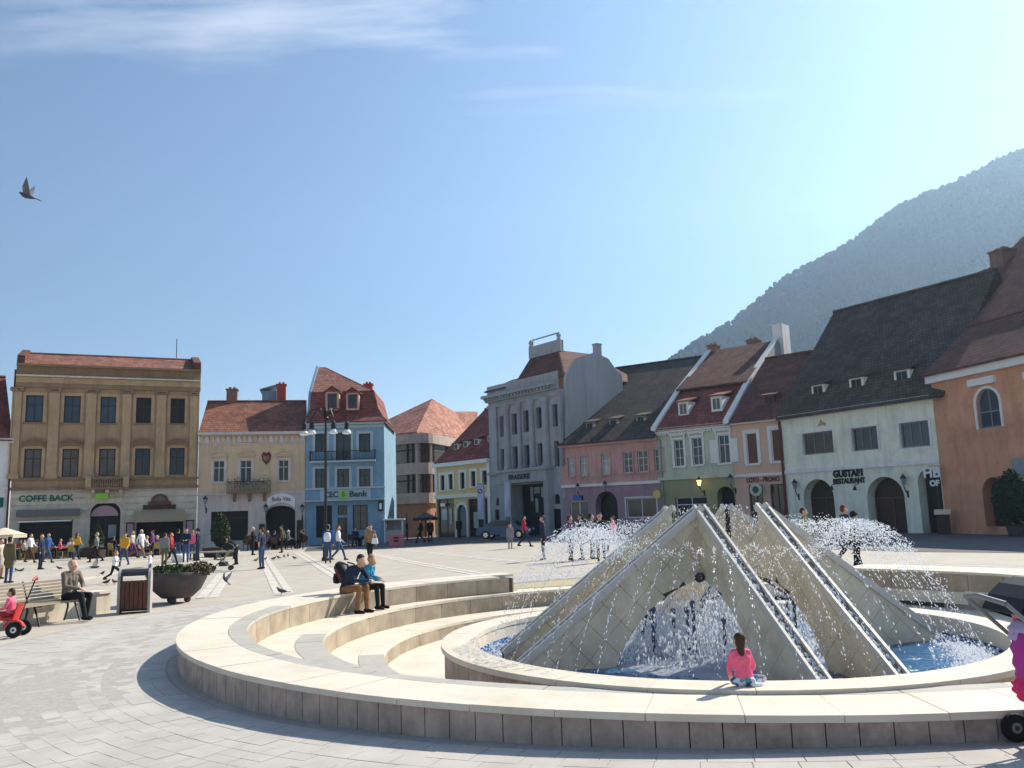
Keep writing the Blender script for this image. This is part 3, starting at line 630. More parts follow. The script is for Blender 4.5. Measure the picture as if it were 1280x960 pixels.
    def gable_roof(s, ze, yr, zr, m, u0=None, u1=None, over=.35, back=None, gable=None, hipl=0., hipr=0., name='roof', y0=0.):
        u0 = 0 if u0 is None else u0; u1 = s.W if u1 is None else u1; sl = (zr-ze)/(yr-y0); ye = y0-over; zE = ze-over*sl*.45
        back = back or (yr-y0)
        a, b, c, d = (u0, ye, zE), (u1, ye, zE), (u1-hipr, yr, zr), (u0+hipl, yr, zr); zB = zr-back*sl; e, f = (u1, yr+back, zB), (u0, yr+back, zB)
        mb = MB(); mb.ext([a, b, c, d], (0,.05,.13)); mb.ext([d, c, e, f], (0,-.05,.13))
        if hipl: mb.ext([f, a, d], (.02,0,.13))
        if hipr: mb.ext([b, e, c], (-.02,0,.13))
        o = s.part(mb, name, m, fix=True)
        if gable:
            g = MB()
            if not hipl: g.ext([(u0+.03, y0, ze-.02), (u0+.03, yr+back, zB), (u0+.03, yr, zr-.03)], (.12,0,0))
            if not hipr: g.ext([(u1-.15, y0, ze-.02), (u1-.15, yr+back, zB), (u1-.15, yr, zr-.03)], (.12,0,0))
            s.part(g, 'gable', gable, fix=True)
        rd = MB(); rd.tube([(u0+hipl, yr, zr+.12), (u1-hipr, yr, zr+.12)], .11, 6); rd.build('ridge_tiles', m, o)
        return o
    def dormer(s, u, z, w, h, ypos, roofm, wallm='trim_white', pane='glass', frame='frame_white', kind='gable', run=1.4):
        mb = MB(); mb.box(u-w/2, u+w/2, ypos, ypos+run, z, z+h)
        d = s.part(mb, 'dormer', wallm)
        wn = MB(); wn.box(u-w*.34, u+w*.34, ypos-.03, ypos+.02, z+h*.12, z+h*.9); f = wn.build('dormer_window', frame, d)
        p = MB(); 
        for k in (-1, 1): p.box(u+k*w*.17-w*.14, u+k*w*.17+w*.14, ypos-.045, ypos-.028, z+h*.2, z+h*.84)
        p.build('pane', pane, f)
        r = MB()
        if kind == 'gable':
            for k in (-1, 1): r.ext([(u, ypos-.15, z+h+w*.38), (u+k*(w/2+.12), ypos-.15, z+h-.06), (u+k*(w/2+.12), ypos+run, z+h-.06), (u, ypos+run, z+h+w*.38)], (0,0,.09))
            r.ext([(u-w/2, ypos-.04, z+h+.0), (u+w/2, ypos-.04, z+h+.0), (u, ypos-.04, z+h+w*.36)], (0,.1,0))
        else: r.ext([(u-w/2-.12, ypos-.18, z+h-.02), (u+w/2+.12, ypos-.18, z+h-.02), (u+w/2+.12, ypos+run+.9, z+h+.55), (u-w/2-.12, ypos+run+.9, z+h+.55)], (0,0,.09))
        r.build('dormer_roof', roofm, d, fix=True)
        return d
    def chimney(s, u, y, w, z0, z1, m='chimney', dp=None):
        dp = dp or w; mb = MB(); mb.box(u-w/2, u+w/2, y, y+dp, z0, z1); mb.box(u-w/2-.07, u+w/2+.07, y-.07, y+dp+.07, z1, z1+.12)
        for k in (-.2, .2): mb.box(u+k*w-.09, u+k*w+.09, y+dp*.3, y+dp*.7, z1+.12, z1+.3)
        return s.part(mb, 'chimney', m)
    def band(s, z, h, pr, m, name='cornice', u0=None, u1=None):
        return s.box(name, m, -.05 if u0 is None else u0, s.W+.05 if u1 is None else u1, -pr, .02, z, z+h)
    def text(s, txt, u, z, size, m, y=-.03, name='lettering', width=None, par=None, bold=0.):
        cu = bpy.data.curves.new(name, 'FONT'); cu.body = txt; cu.size = size; cu.extrude = .015; cu.offset = bold; cu.align_x = 'CENTER'; cu.align_y = 'CENTER'
        tmp = bpy.data.objects.new('t', cu); COL.objects.link(tmp); bpy.context.view_layer.update()
        me = bpy.data.meshes.new_from_object(tmp.evaluated_get(bpy.context.evaluated_depsgraph_get())); w = tmp.dimensions.x; bpy.data.objects.remove(tmp)
        me.materials.clear(); me.materials.append(M_[m]); o = link(name, me, par or s.root); o.rotation_euler = (PI/2, 0, 0); o.location = (u, y, z)
        if width and w > 0: o.scale.x = width/w
        return o
    def lantern(s, u, z, lit=False, arm=.7):
        mb = MB(); mb.tube([(u,-.02,z-.5),(u,-arm*.5,z-.42),(u,-arm,z-.1),(u,-arm,z)], .03, 6); mb.box(u-.05, u+.05, -.03, .0, z-.7, z-.3); l = s.part(mb, 'wall_lantern', 'iron')
        g = MB(); g.lathe([(.08,z),(.17,z+.35),(.17,z+.36)], 6, (u,-arm,0)); g.build('lantern_glass', 'lamp_on' if lit else 'lead', l)
        c = MB(); c.lathe([(.21,z+.37),(.06,z+.55),(.02,z+.62)], 6, (u,-arm,0)); c.build('lantern_cap', 'iron', l)

# ---- the ochre three-storey palace on the left
F = Fac(12, 60, 246, 65.2, 'palace', 'ochre three storey palace with pilasters, above the cafe terrace')
zc_ = F.uv(128, 474)[1]; zt = F.uv(128, 461)[1]; zbelt = F.uv(128, 610.5)[1]; zsill = F.uv(128, 597)[1]; zcap = F.uv(128, 487)[1]
for i, (a, b, c, d) in enumerate(((32,494,54,528),(80,495,100.6,528.5),(125.5,496,145,529),(170,497,189,529),(213,498,231,529.4))):
    F.px_op(a, b, c, d, 'cross', frame='wood_dark', pane=('glass_blue','glass_blue','glass_blue','void','void')[i], surround=('ochre',.22), sill='ochre_dark')
for i, (a, b, c, d) in enumerate(((30,561,51.6,597),(77.6,561,98.3,596),(123.7,561,144,595),(168.6,560.6,187.6,594),(212,560,230.5,593.5))):
    F.px_op(a, b, c, d, 'cross', frame='wood_dark', pane=('glass_curtain','glass_curtain','glass_curtain','glass','glass')[i], surround=('ochre',.2), ped=('ochre_dark','seg'))
F.px_op(23, 650, 90, 697, 'shop', frame='wood_dark', pane='void', depth=.5)
F.px_op(112, 626.5, 150, 697, 'door', frame='wood_dark', pane='void', arch=.86, depth=.5)
F.px_op(170, 647, 229, 697, 'shop', frame='wood_dark', pane='void', depth=.6)
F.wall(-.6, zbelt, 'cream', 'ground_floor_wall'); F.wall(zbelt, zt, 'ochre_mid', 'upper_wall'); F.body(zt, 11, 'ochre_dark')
for k in range(9):                                             # rusticated courses of the ground floor
    z = F.zb+.35+k*(zbelt-F.zb-.5)/9; u = 0.; segs = []
    blocks = sorted([(o['u0'], o['u1']) for o in F.ops if o['z0'] < z+.2 < o['z1'] and o['z1'] < zbelt+.2])
    for a, b in blocks: segs.append((u, a-.12)); u = b+.12
    segs.append((u, F.W))
    for a, b in segs:
        if b-a > .15: F.box('stone_course', 'cream', a+.01, b-.01, -.07, .02, z, z+(zbelt-F.zb-.5)/9-.1)
for a, b in ((13,25),(60,73),(106.5,119),(152,163),(195,206.5),(237,245.5)):
    u0, u1 = F.uv(a, 540)[0], F.uv(b, 540)[0]; mb = MB(); mb.box(u0, u1, -.16, .02, zsill+.02, zcap-.32); mb.box(u0-.07, u1+.07, -.22, .02, zsill-.02, zsill+.3)
    p = F.part(mb, 'pilaster', 'ochre'); mb = MB(); mb.box(u0-.06, u1+.06, -.2, .02, zcap-.3, zcap-.2); mb.box(u0-.12, u1+.12, -.26, .02, zcap-.12, zcap)
    for q in (u0-.03, u1+.03): mb.lathe([(.03,-.24),(.13,-.235),(.13,.0),(.03,.01)], 10, (q, 0, zcap-.18), M=Matrix.Rotation(PI/2, 3, 'X')@Matrix.Diagonal((1,1,-1)))
    mb.build('capital', 'ochre_dark', p, fix=True)
F.band(zcap+.02, .3, .22, 'ochre_dark', 'architrave'); F.band(zcap+.34, zc_-zcap-.36, .17, 'ochre', 'frieze'); F.band(zc_, .12, .42, 'cream', 'cornice'); F.band(zc_+.13, zt-zc_-.15, .14, 'ochre_dark', 'attic'); F.band(zt-.02, .14, .5, 'ochre_dark', 'cornice')
F.band(zsill-.16, .14, .18, 'ochre_dark', 'sill_course'); F.band(zbelt-.06, .2, .2, 'ochre_dark', 'belt_course')
u0, u1 = F.uv(107, 603)[0], F.uv(161, 603)[0]
mb = MB(); mb.box(u0, u1, -.75, 0, zbelt-.12, zbelt+.06); mb.box(u0, u1, -.75, -.6, zsill-.12, zsill); b = F.part(mb, 'balcony', 'ochre_dark')
for k in range(13): mb = MB(); uu = u0+.55+(u1-u0-1.1)*k/12; mb.lathe([(.05,zbelt+.06),(.085,zbelt+.2),(.035,zbelt+.45),(.06,zsill-.12)], 8, (uu,-.68,0)); mb.build('baluster', 'ochre_dark', b)
for q in (u0, u1-.4): mb = MB(); mb.box(q, q+.4, -.77, -.5, zbelt+.06, zsill+.05); mb.build('balcony_pier', 'ochre', b)
for q in (u0+.4, (u0+u1)/2-.12, u1-.65): mb = MB(); mb.ext([(q,0,zbelt-.12),(q,-.6,zbelt-.12),(q,-.5,zbelt-.3),(q,0,zbelt-.7)], (.25,0,0)); mb.build('corbel', 'cream', b)
yr = 3.0; zr = F.deep(128, 447.5, yr)[1]-.15
F.gable_roof(zt+.1, yr, zr+.15, 'tile_old', over=.3)
for q, w in ((-.05,.5), (F.W-.5,.55)): mb = MB(); mb.ext([(q,-.2,zt),(q,6.2,zt),(q,3.4,zr+.5),(q,2.8,zr+.5),(q,.4,zt+.95),(q,-.2,zt+.75)], (w,0,0)); F.part(mb, 'parapet_gable', 'tile_brown')
u = F.uv(223, 440)[0]; mb = MB(); mb.tube([(u,3,zr),(u,3,zr+2.0)], .03, 5); F.part(mb, 'aerial', 'iron')
# shop fittings
u0, u1, z0, z1 = F.rect(23, 637, 90, 652); F.box('shop_awning', 'awning_grey', u0-.1, u1+.5, -.5, .0, z0+.35, z1); F.box('awning_rail', 'white', u0, u1, -.55, -.45, z0-.02, z0+.08)
u0, u1, z0, z1 = F.rect(112, 627, 150, 645); mb = MB(); um = (u0+u1)/2; rw = (u1-u0)/2-.1
mb.ext([(um+rw*math.cos(PI*i/12), .3, z0+(rw*.86)*math.sin(PI*i/12)) for i in range(13)], (0,.08,0)); F.part(mb, 'fanlight', 'fan_pink')
u0, u1, z0, z1 = F.rect(168, 637, 231, 649); mb = MB(); mb.ext([(u0,0,z1),(u0,-.9,z0),(u0,-.9,z0-.2),(u0,0,z0)], (u1-u0,0,0)); F.part(mb, 'shop_awning', 'awning_beige', fix=True)
u0, u1, z0, z1 = F.rect(179, 617, 220, 636.5); um, w, h = (u0+u1)/2, u1-u0, z1-z0
sg = F.box('wooden_sign', 'wood_dark', u0, u1, -.2, -.05, z0, z0+h*.28); mb = MB(); mb.box(um-w*.35, um+w*.35, -.19, -.05, z0+h*.285, z0+h*.5); mb.ext([(um+w*.27*math.cos(PI*i/10), -.18, z0+h*.505+h*.48*math.sin(PI*i/10)) for i in range(11)], (0,.12,0)); mb.build('sign_arch', 'wood_brown', sg)
mb = MB(); mb.ext([(um+w*.17*math.cos(PI*i/10), -.2, z0+h*.52+h*.3*math.sin(PI*i/10)) for i in range(11)], (0,.015,0)); mb.build('sign_face', 'awning_grey', sg)
u0, u1, z0, z1 = F.rect(23, 619, 92, 627.5); F.text('COFFE BACK', (u0+u1)/2, (z0+z1)/2, .6, 'sign_green', -.07, width=u1-u0, bold=.02)
for a in ((157.5,653,168,671), (232,650,242,670)):
    u0, u1, z0, z1 = F.rect(*a); b = F.box('menu_case', 'wood_dark', u0, u1, -.14, -.04, z0, z1); mb = MB(); mb.box(u0+.08, u1-.08, -.155, -.141, z0+.1, z1-.1); mb.build('menu_sheet', 'fan_pink', b)
u0, u1, z0, z1 = F.rect(135, 656, 145, 672); F.box('door_poster', 'lead', u0, u1, .4, .42, z0, z1)
u0, u1, z0, z1 = F.rect(119, 617, 135, 624); F.box('hanging_sign', 'logo_green', u0, u1, -.5, -.44, z0, z1)
mb = MB(); u, z = F.uv(10, 600); mb.tube([(-.12,-.1,-.2),(-.12,-.1,zt-.3)], .07, 6); F.part(mb, 'drainpipe', 'maroon')

# ---- white house at the far left edge
F = Fac(-75, 57.5, 10, 60, 'townhouse', 'white plastered town house with dark red roof at the edge, left of the palace')
ze = F.uv(5, 549)[1]; zb1 = F.uv(5, 612)[1]
for a in ((-62,565,-42,598), (-30,565,-12,598)): F.px_op(*a, 'cross', pane='glass', surround=('trim_white',.15))
F.px_op(-60, 640, -20, 697, 'shop', frame='wood_dark', pane='glass'); F.wall(-.6, ze, 'white_plaster'); F.body(ze, 10, 'white_plaster'); F.band(zb1, .2, .12, 'trim_white'); F.band(ze-.25, .28, .3, 'trim_white')
F.gable_roof(ze, 5, F.uv(5, 470)[1]+.6, 'tile_crimson', gable='white_plaster')
u0, u1, z0, z1 = F.rect(0, 622, 4, 634); F.box('shop_sign', 'sign_green', u0-1, u1, -.1, .0, z0, z1)

# ---- beige two-storey house
F = Fac(246.5, 65.25, 381, 67, 'townhouse', 'beige two storey house with arched gateway and flower balcony beside the blue bank')
ze = F.uv(315, 542)[1]; zb1 = F.uv(315, 617)[1]
for a in ((266.5,575.6,280.5,602.7), (300,575,314.6,602.7), (348,574.7,361,601)): F.px_op(*a, 'cross', frame='frame_white', pane='glass', surround=('cream_pink',.16), sill='cream_pink', ped=('beige','seg'))
F.px_op(263.5, 639, 310, 676, 'shop', frame='wood_dark', pane='void', depth=.4); F.px_op(332, 632, 369, 692, 'plain', frame='wood_dark', pane='void', arch=.5, depth=.9)
F.wall(-.6, zb1, 'cream_pink', 'ground_floor_wall'); F.wall(zb1, ze, 'beige', 'upper_wall'); F.body(ze, 10, 'beige')
F.band(zb1-.05, .18, .12, 'cream_pink', 'belt_course'); F.band(ze-.1, .22, .4, 'cream_pink'); z0 = F.uv(315, 555)[1]; F.band(z0, .1, .1, 'cream_pink', 'belt_course')
n = 20
for k in range(n):                                             # little arcade under the eaves
    um = F.W*(k+.5)/n; w = F.W/n*.5; mb = MB(); mb.ext([(um+w*math.cos(PI*i/6), -.16, z0+.12+(ze-z0-.3)*math.sin(PI*i/6)) for i in range(7)], (0,.18,0)); F.part(mb, 'arcade_arch', 'cream_pink' if k % 2 else 'beige')
u0, u1, z0, z1 = F.rect(285, 601, 339, 615)
mb = MB(); mb.box(u0, u1, -.8, 0, z0-.1, z0); b = F.part(mb, 'balcony', 'ochre_dark')
for k in range(30): mb = MB(); uu = u0+(u1-u0)*k/29; mb.box(uu-.015, uu+.015, -.79, -.76, z0, z1-.1); mb.build('baluster', 'iron', b)
mb = MB(); mb.box(u0, u1, -.8, -.75, z1-.1, z1-.05); mb.build('handrail', 'iron', b)
for q in (u0+.5, (u0+u1)/2, u1-.5): mb = MB(); mb.ext([(q-.1,0,z0-.1),(q-.1,-.6,z0-.1),(q-.1,0,z0-.75)], (.2,0,0)); mb.build('corbel', 'ochre_dark', b)
mb = MB()
for _ in range(420):
    c = Vector((random.uniform(u0,u1), -.82+random.gauss(0,.07), z1-.15+random.gauss(0,.2))); r = .07; v = [c+Vector((random.uniform(-r,r),random.uniform(-r,r),random.uniform(-r,r))) for _ in range(3)]; mb.add(v, [(0,1,2)])
tag(mb.build('balcony_plants', 'leaf_dark', b), kind='stuff')
u0, u1, z0, z1 = F.rect(327, 565, 339, 581); um, zm = (u0+u1)/2, (z0+z1)/2; mb = MB(); mb.ext([(um+(u1-u0)/2*x, -.1, zm+(z1-z0)/2*y) for x, y in ((-1,.5),(-.6,1),(0,.8),(.6,1),(1,.5),(.8,-.3),(0,-1),(-.8,-.3))], (0,.12,0)); e = F.part(mb, 'coat_of_arms', 'maroon'); mb = MB(); mb.ext([(um+.25*x, -.13, zm+.3*y) for x, y in ((-1,.7),(1,.7),(.8,-.3),(0,-1),(-.8,-.3))], (0,.025,0)); mb.build('shield', 'ochre_dark', e)
u0, u1, z0, z1 = F.rect(336, 620, 367, 632); um = (u0+u1)/2; n = 10; w = u1-u0; P_ = [(um+w*.56*(2*i/n-1), z0+.15+(z1-z0)*.6*math.sin(PI*i/n)) for i in range(n+1)]
mb = MB(); mb.ext([(a, -.12, c-.35) for a, c in P_]+[(a, -.12, c+.42) for a, c in reversed(P_)], (0,.08,0)); sg = F.part(mb, 'arched_sign', 'white', fix=True); F.text('Bella Vita', um, z0+.5, .5, 'maroon', -.14, par=sg, width=w*.75)
for q, zz in ((258,630), (333,640), (378,640)): u, z = F.uv(q, zz); F.lantern(u, z)
for a in ((324,655,331,672), (371,650,379,676)): u0, u1, z0, z1 = F.rect(*a); F.box('menu_board', 'wood_dark', u0, u1, -.2, -.1, z0, z1)
yl, zl = F.side(247, 503, 0); yr2, zr2 = F.side(370, 505, F.W); yr, zr = 4.3, (F.uv(300,504)[1])+.0
def ridge_z(F, px, py, y): return F.deep(px, py, y)[1]
zr = ridge_z(F, 310, 503.5, 4.3); F.gable_roof(ze+.1, 4.3, zr, 'tile_old', gable='beige')
u, z = F.deep(290.5, 484, 4.6); F.chimney(u, 4.2, .85, zr-1, z-.3, 'chimney'); u, z = F.deep(352, 478, 6); F.chimney(u, 5.6, .75, zr-1.5, z-.3, 'brick_red')
u0, z = F.deep(328, 489, 6.5); u1, _ = F.deep(346, 489, 6.5); mb = MB(); mb.box(u0, u1, 6.2, 8.5, zr-2, z); r_ = F.part(mb, 'roof_turret', 'blue_plaster'); mb = MB(); mb.ext([(u0-.2,6,z+.02),(u1+.2,6,z+.5),(u1+.2,8.7,z+.5),(u0-.2,8.7,z+.02)], (0,0,.1)); mb.build('turret_roof', 'lead', r_)

# ---- the blue bank
F = Fac(381.5, 67, 481, 67.3, 'bank', 'blue three storey bank with red mansard roof and full width balcony')
ze = F.uv(432, 528)[1]; zb1 = F.uv(432, 610.5)[1]; zb2 = F.uv(432, 626)[1]
for i, a in enumerate(((394,542,408.5,565), (420,540.6,438.5,575), (448.7,542,463,565), (394,586,408.7,610), (421.6,586,436.4,610), (449,586,463,609))): F.px_op(*a, 'cross' if i != 1 else 'two', frame='wood_dark', pane='glass', surround=('blue_trim',.2))
F.px_op(395, 632, 415, 672, 'door', frame='wood_dark', pane='void', depth=.3); F.px_op(422, 631.6, 434, 643.5, 'two', frame='wood_dark', pane='glass'); F.px_op(422, 647, 434, 678, 'plain', frame='wood_dark', pane='glass'); F.px_op(441, 631, 459.5, 662, 'cross', frame='wood_dark', pane='glass_curtain')
F.wall(-.6, ze, 'blue_plaster'); F.body(ze, 10, 'blue_plaster'); F.band(ze-.45, .22, .1, 'blue_trim'); F.band(ze-.2, .25, .38, 'blue_trim'); F.band(zb1-.05, .15, .16, 'blue_trim', 'belt_course'); F.band(zb2, .12, .55, 'blue_trim', 'canopy')
u0, u1, z0, z1 = F.rect(389, 564, 470.5, 576); mb = MB(); mb.box(u0, u1, -.7, 0, z0-.14, z0); b = F.part(mb, 'balcony', 'blue_trim')
for k in range(46): mb = MB(); uu = u0+(u1-u0)*k/45; mb.box(uu-.014, uu+.014, -.69, -.66, z0, z1-.06); mb.build('baluster', 'iron', b)
mb = MB(); mb.box(u0, u1, -.7, -.65, z1-.06, z1); mb.box(u0, u1, -.7, -.65, z0+.1, z0+.13)
for q in (u0, (u0+u1)/2, u1-.08): mb.box(q, q+.08, -.71, -.63, z0, z1+.05)
for q in (u0, u1-.04): mb.box(q, q+.04, -.65, 0, z1-.06, z1)
mb.build('handrail', 'iron', b)
u0, u1, z0, z1 = F.rect(405, 613.5, 459, 622.5); h = z1-z0; sg = F.box('sign_board', 'blue_trim', u0-.3, u1+.3, -.06, .0, z0-.12, z1+.12)
F.text('CEC', u0+(u1-u0)*.17, (z0+z1)/2, h*1.1, 'cec_green', -.08, par=sg, width=(u1-u0)*.32, bold=.02); F.text('Bank', u0+(u1-u0)*.79, (z0+z1)/2, h*1.1, 'cec_green', -.08, par=sg, width=(u1-u0)*.42, bold=.02)
um, zm = u0+(u1-u0)*.45, (z0+z1)/2; mb = MB(); mb.lathe([(h*.62,0),(h*.62,.04),(h*.5,.041)], 20, (um,-.07,zm), M=Matrix.Rotation(PI/2, 3, 'X')); mb.build('logo_disc', 'logo_green', sg); mb = MB(); mb.lathe([(h*.34,0),(h*.34,.02)], 18, (um,-.112,zm), M=Matrix.Rotation(PI/2, 3, 'X')@Matrix.Diagonal((.55,1,1))); mb.build('logo_oval', 'cec_green', sg); mb = MB(); mb.box(um-.03, um+.03, -.145, -.134, zm-h*.22, zm+h*.22); mb.build('logo_bar', 'gold', sg)
u0, u1, z0, z1 = F.rect(473.5, 626.6, 479, 639); b = F.box('light_box', 'black', u0, u1, -.35, -.05, z0, z1); mb = MB(); mb.box(u0+.08, u1-.08, -.37, -.351, z0+.15, z1-.15); mb.build('light_box_face', 'white', b)
# mansard: flared lower slope, hipped upper slope; the blue party gable rises on the left
yb = 1.3; zb = ridge_z(F, 415, 491, yb); yt = 4.6; zt = ridge_z(F, 385, 461, yt); W = F.W
mb = MB(); pr = [(-.45, ze-.05), (.15, ze+.35), (.75, ze+1.1), (yb, zb)]; 
for (y0, z0), (y1, z1) in zip(pr, pr[1:]):
    o0, o1 = -y0, -y1; mb.ext([(.1,y0,z0),(W+o0*.7,y0,z0),(W+o1*.7,y1,z1),(.1,y1,z1)], (0,.04,.1)); mb.ext([(W+o0*.7,y0,z0),(W+o0*.7,9,z0),(W+o1*.7,9,z1),(W+o1*.7,y1,z1)], (-.04,0,.1))
ur = F.deep(407, 462, yt)[0]; rl = F.part(mb, 'roof', 'tile_crimson', fix=True)
mb = MB(); mb.ext([(.1,yb,zb),(W-yb*.7,yb,zb),(ur,yt,zt),(.1,yt,zt)], (0,.04,.1)); mb.ext([(W-yb*.7,yb,zb),(W-yb*.7,9,zb),(ur,yt,zt)], (0,0,.1)); mb.ext([(.1,yt,zt),(ur,yt,zt),(W-yb*.7,9,zb),(.1,9,zb)], (0,0,.1)); mb.build('upper_roof', 'tile_red', rl, fix=True)
mb = MB(); mb.ext([(-.02,-.1,ze),(-.02,.7,ze+1.0),(-.02,yb,zb+.15),(-.02,yt,zt+.25),(-.02,9,zb+.15),(-.02,9,ze)], (.2,0,0)); F.part(mb, 'party_gable', 'blue_plaster')
for a in ((405,482,424,516), (431,484,449,516)):
    u0, u1, z0, z1 = F.rect(*a); F.dormer((u0+u1)/2, z0+.25, (u1-u0)*.88, (z1-z0)*.68, .25, 'tile_crimson', 'pink', 'glass', 'wood_dark', run=1.6)
u, z = F.deep(460, 481, 5); F.chimney(u, 5, .7, zb, z, 'brick_red')

# ---- brown corner block with ribbon windows (rounded corner), deep in the side street
def corner_block():
    A, B = at_d(478, 640, 84), at_d(531, 640, 80); Cc = at_d(600, 640, 96)
    for v in (A, B, Cc): v.z = 0
    d1, d2 = (B-A).normalized(), (Cc-B).normalized(); pts = [A-d1*6, B-d1*2.2]
    for i in range(1, 6): t = i/6; pts.append((B-d1*2.2)*(1-t)**2+B*2*t*(1-t)+(B+d2*2.2)*t*t)
    pts += [B+d2*2.2, B+d2*6, Cc]
    root = empty('corner_block', A, 0, 'brown concrete corner block with ribbon windows and rounded corner, between bank and yellow house', 'building'); inv = -A
    zf = lambda y: at_d(505, y, 82).z
    P = [p-A for p in pts]
    def strip(name, m, z0, z1, off=0., par=None, solidm=True):
        mb = MB(); q = []
        for i, p in enumerate(P):
            t = (P[min(i+1,len(P)-1)]-P[max(i-1,0)]).normalized(); nn = Vector((t.y, -t.x, 0)); q.append(p+nn*off)
        for a, b in zip(q, q[1:]): mb.add([(a.x,a.y,z0),(b.x,b.y,z0),(b.x,b.y,z1),(a.x,a.y,z1)], [(0,1,2,3)])
        for a, b in zip(q, q[1:]):
            for zz, fl in ((z0,1),(z1,0)):
                a2, b2 = a+Vector((.2,3,0))*.3, b+Vector((.2,3,0))*.3; mb.add([(a.x,a.y,zz),(b.x,b.y,zz),(b2.x,b2.y,zz),(a2.x,a2.y,zz)], [(3,2,1,0)] if fl else [(0,1,2,3)])
        return mb.build(name, m, par or root)
    levels = [(668,627),(617,594),(580,556)]
    strip('ground_floor', 'orange_tile_wall', -.5, zf(630)); strip('parapet_band', 'brown_concrete', zf(630), zf(617), .35); strip('ribbon_glazing', 'glass_curtain', zf(617), zf(594), .05); strip('parapet_band', 'brown_concrete', zf(594), zf(580), .35); strip('ribbon_glazing', 'glass_curtain', zf(580), zf(556), .05); strip('parapet_band', 'brown_concrete', zf(556), zf(544), .45)
    for (ya, yb) in ((617,594),(580,556)):
        for i, p in enumerate(P):
            t = (P[min(i+1,len(P)-1)]-P[max(i-1,0)]).normalized(); nn = Vector((t.y,-t.x,0)); c = p+nn*.12
            mb = MB(); mb.tube([(c.x,c.y,zf(ya)),(c.x,c.y,zf(yb))], .1 if i % 3 else .2, 4); mb.build('mullion', 'wood_dark' if i % 3 else 'brown_concrete', root)
        mb = MB(); mb.tube([(p.x,p.y-.15,zf(ya)+(zf(yb)-zf(ya))*.68) for p in P], .05, 4); mb.build('transom', 'wood_dark', root)
    # shopfronts at street level
    for i in range(len(P)-1):
        a, b = P[i], P[i+1]; t = (b-a); 
        if t.length < 1.2: continue
        k = max(1, int(t.length/2.2)); 
        for j in range(k):
            q0, q1 = a+t*((j+.14)/k), a+t*((j+.86)/k); nn = Vector((t.y,-t.x,0)).normalized()*.06; mb = MB(); mb.ext([(q0.x,q0.y,.2),(q1.x,q1.y,.2),(q1.x,q1.y,2.3),(q0.x,q0.y,2.3)], nn); mb.build('shopfront', 'glass', root)
    zt = zf(544); ap = at_d(540, 500, 90)-A; r2 = at_d(597, 516, 100)-A; ap2 = at_d(568, 516, 96)-A
    def eave(p, o=.6): return Vector((p.x, p.y-o, zt))
    E0, E1, E2, E3 = eave(P[0]), eave(P[3]), eave(P[-2]), eave(P[-1]); bk = P[0]+Vector((2,16,0)); bk.z = zt
    mb = MB(); mb.ext([E0, E1, ap], (0,0,.15)); mb.ext([E1, E2, E3, ap2, ap], (0,0,.15)); mb.ext([E0, ap, bk], (0,0,.15)); mb.ext([E3, r2, ap2], (0,0,.15)); mb.ext([ap, ap2, r2+Vector((0,6,-4)), bk], (0,0,.15))
    mb.build('roof', 'tile_red', root, fix=True)
    mb = MB(); q0, q1 = P[0], P[1]
    mb.add([(q0.x,q0.y,-.4),(q0.x+2,q0.y+16,-.4),(q0.x+2,q0.y+16,zt),(q0.x,q0.y,zt)], [(0,1,2,3)]); mb.build('side_wall', 'brown_concrete', root)
corner_block()

# ---- yellow house
F = Fac(545, 78, 614, 72, 'townhouse', 'narrow yellow house with white window frames and red dormered roof beside the grey bank hall')
ze = F.uv(580, 577)[1]; zb1 = F.uv(580, 620)[1]
for a in ((551,594,556,613), (561,592.5,566,612), (575.6,590.6,581,611), (589,589,594.5,608), (603,588,609.5,606)): F.px_op(*a, 'cross', frame='wood_dark', pane='glass', surround=('trim_white',.24), sill='trim_white')
F.px_op(546.5, 624, 568, 672, 'shop', frame='wood_brown', pane='glass', depth=.25); F.px_op(571.5, 631, 583.5, 672, 'plain', frame='wood_dark', pane='glass_blue', arch=1., surround=('trim_white',.25)); F.px_op(585, 623, 611, 672, 'shop', frame='wood_brown', pane='void', depth=.25)
F.wall(-.6, ze, 'yellow'); F.body(ze, 10, 'yellow'); F.band(zb1-.12, .3, .14, 'trim_white', 'belt_course'); F.band(ze-.3, .34, .35, 'trim_white'); F.box('corner_pilaster', 'trim_white', F.W-.35, F.W, -.1, .02, -.3, ze-.3); F.box('corner_pilaster', 'trim_white', 0, .35, -.1, .02, zb1, ze-.3)
yl = 5.0; zr = ridge_z(F, 606, 513, yl); F.gable_roof(ze, yl, zr, 'tile_crimson', gable='yellow', hipl=1.4)
for q, yy in ((571.5,559), (583.5,556), (597,553), (614,549)):
    F.roof_dormer(q, yy+4, ze, (zr-ze)/yl, .65, .6, 'tile_crimson', 'trim_white', 'void', kind='shed')
for a in ((550,636,557,650), (560,636,563,656), (590,640,596,660)): u0, u1, z0, z1 = F.rect(*a); F.box('display', 'glass_bright', u0, u1, .18, .2, z0, z1)
u0, u1, z0, z1 = F.rect(551.5, 629, 557, 633); F.box('oval_sign', 'white', u0, u1, -.1, 0, z0, z1)

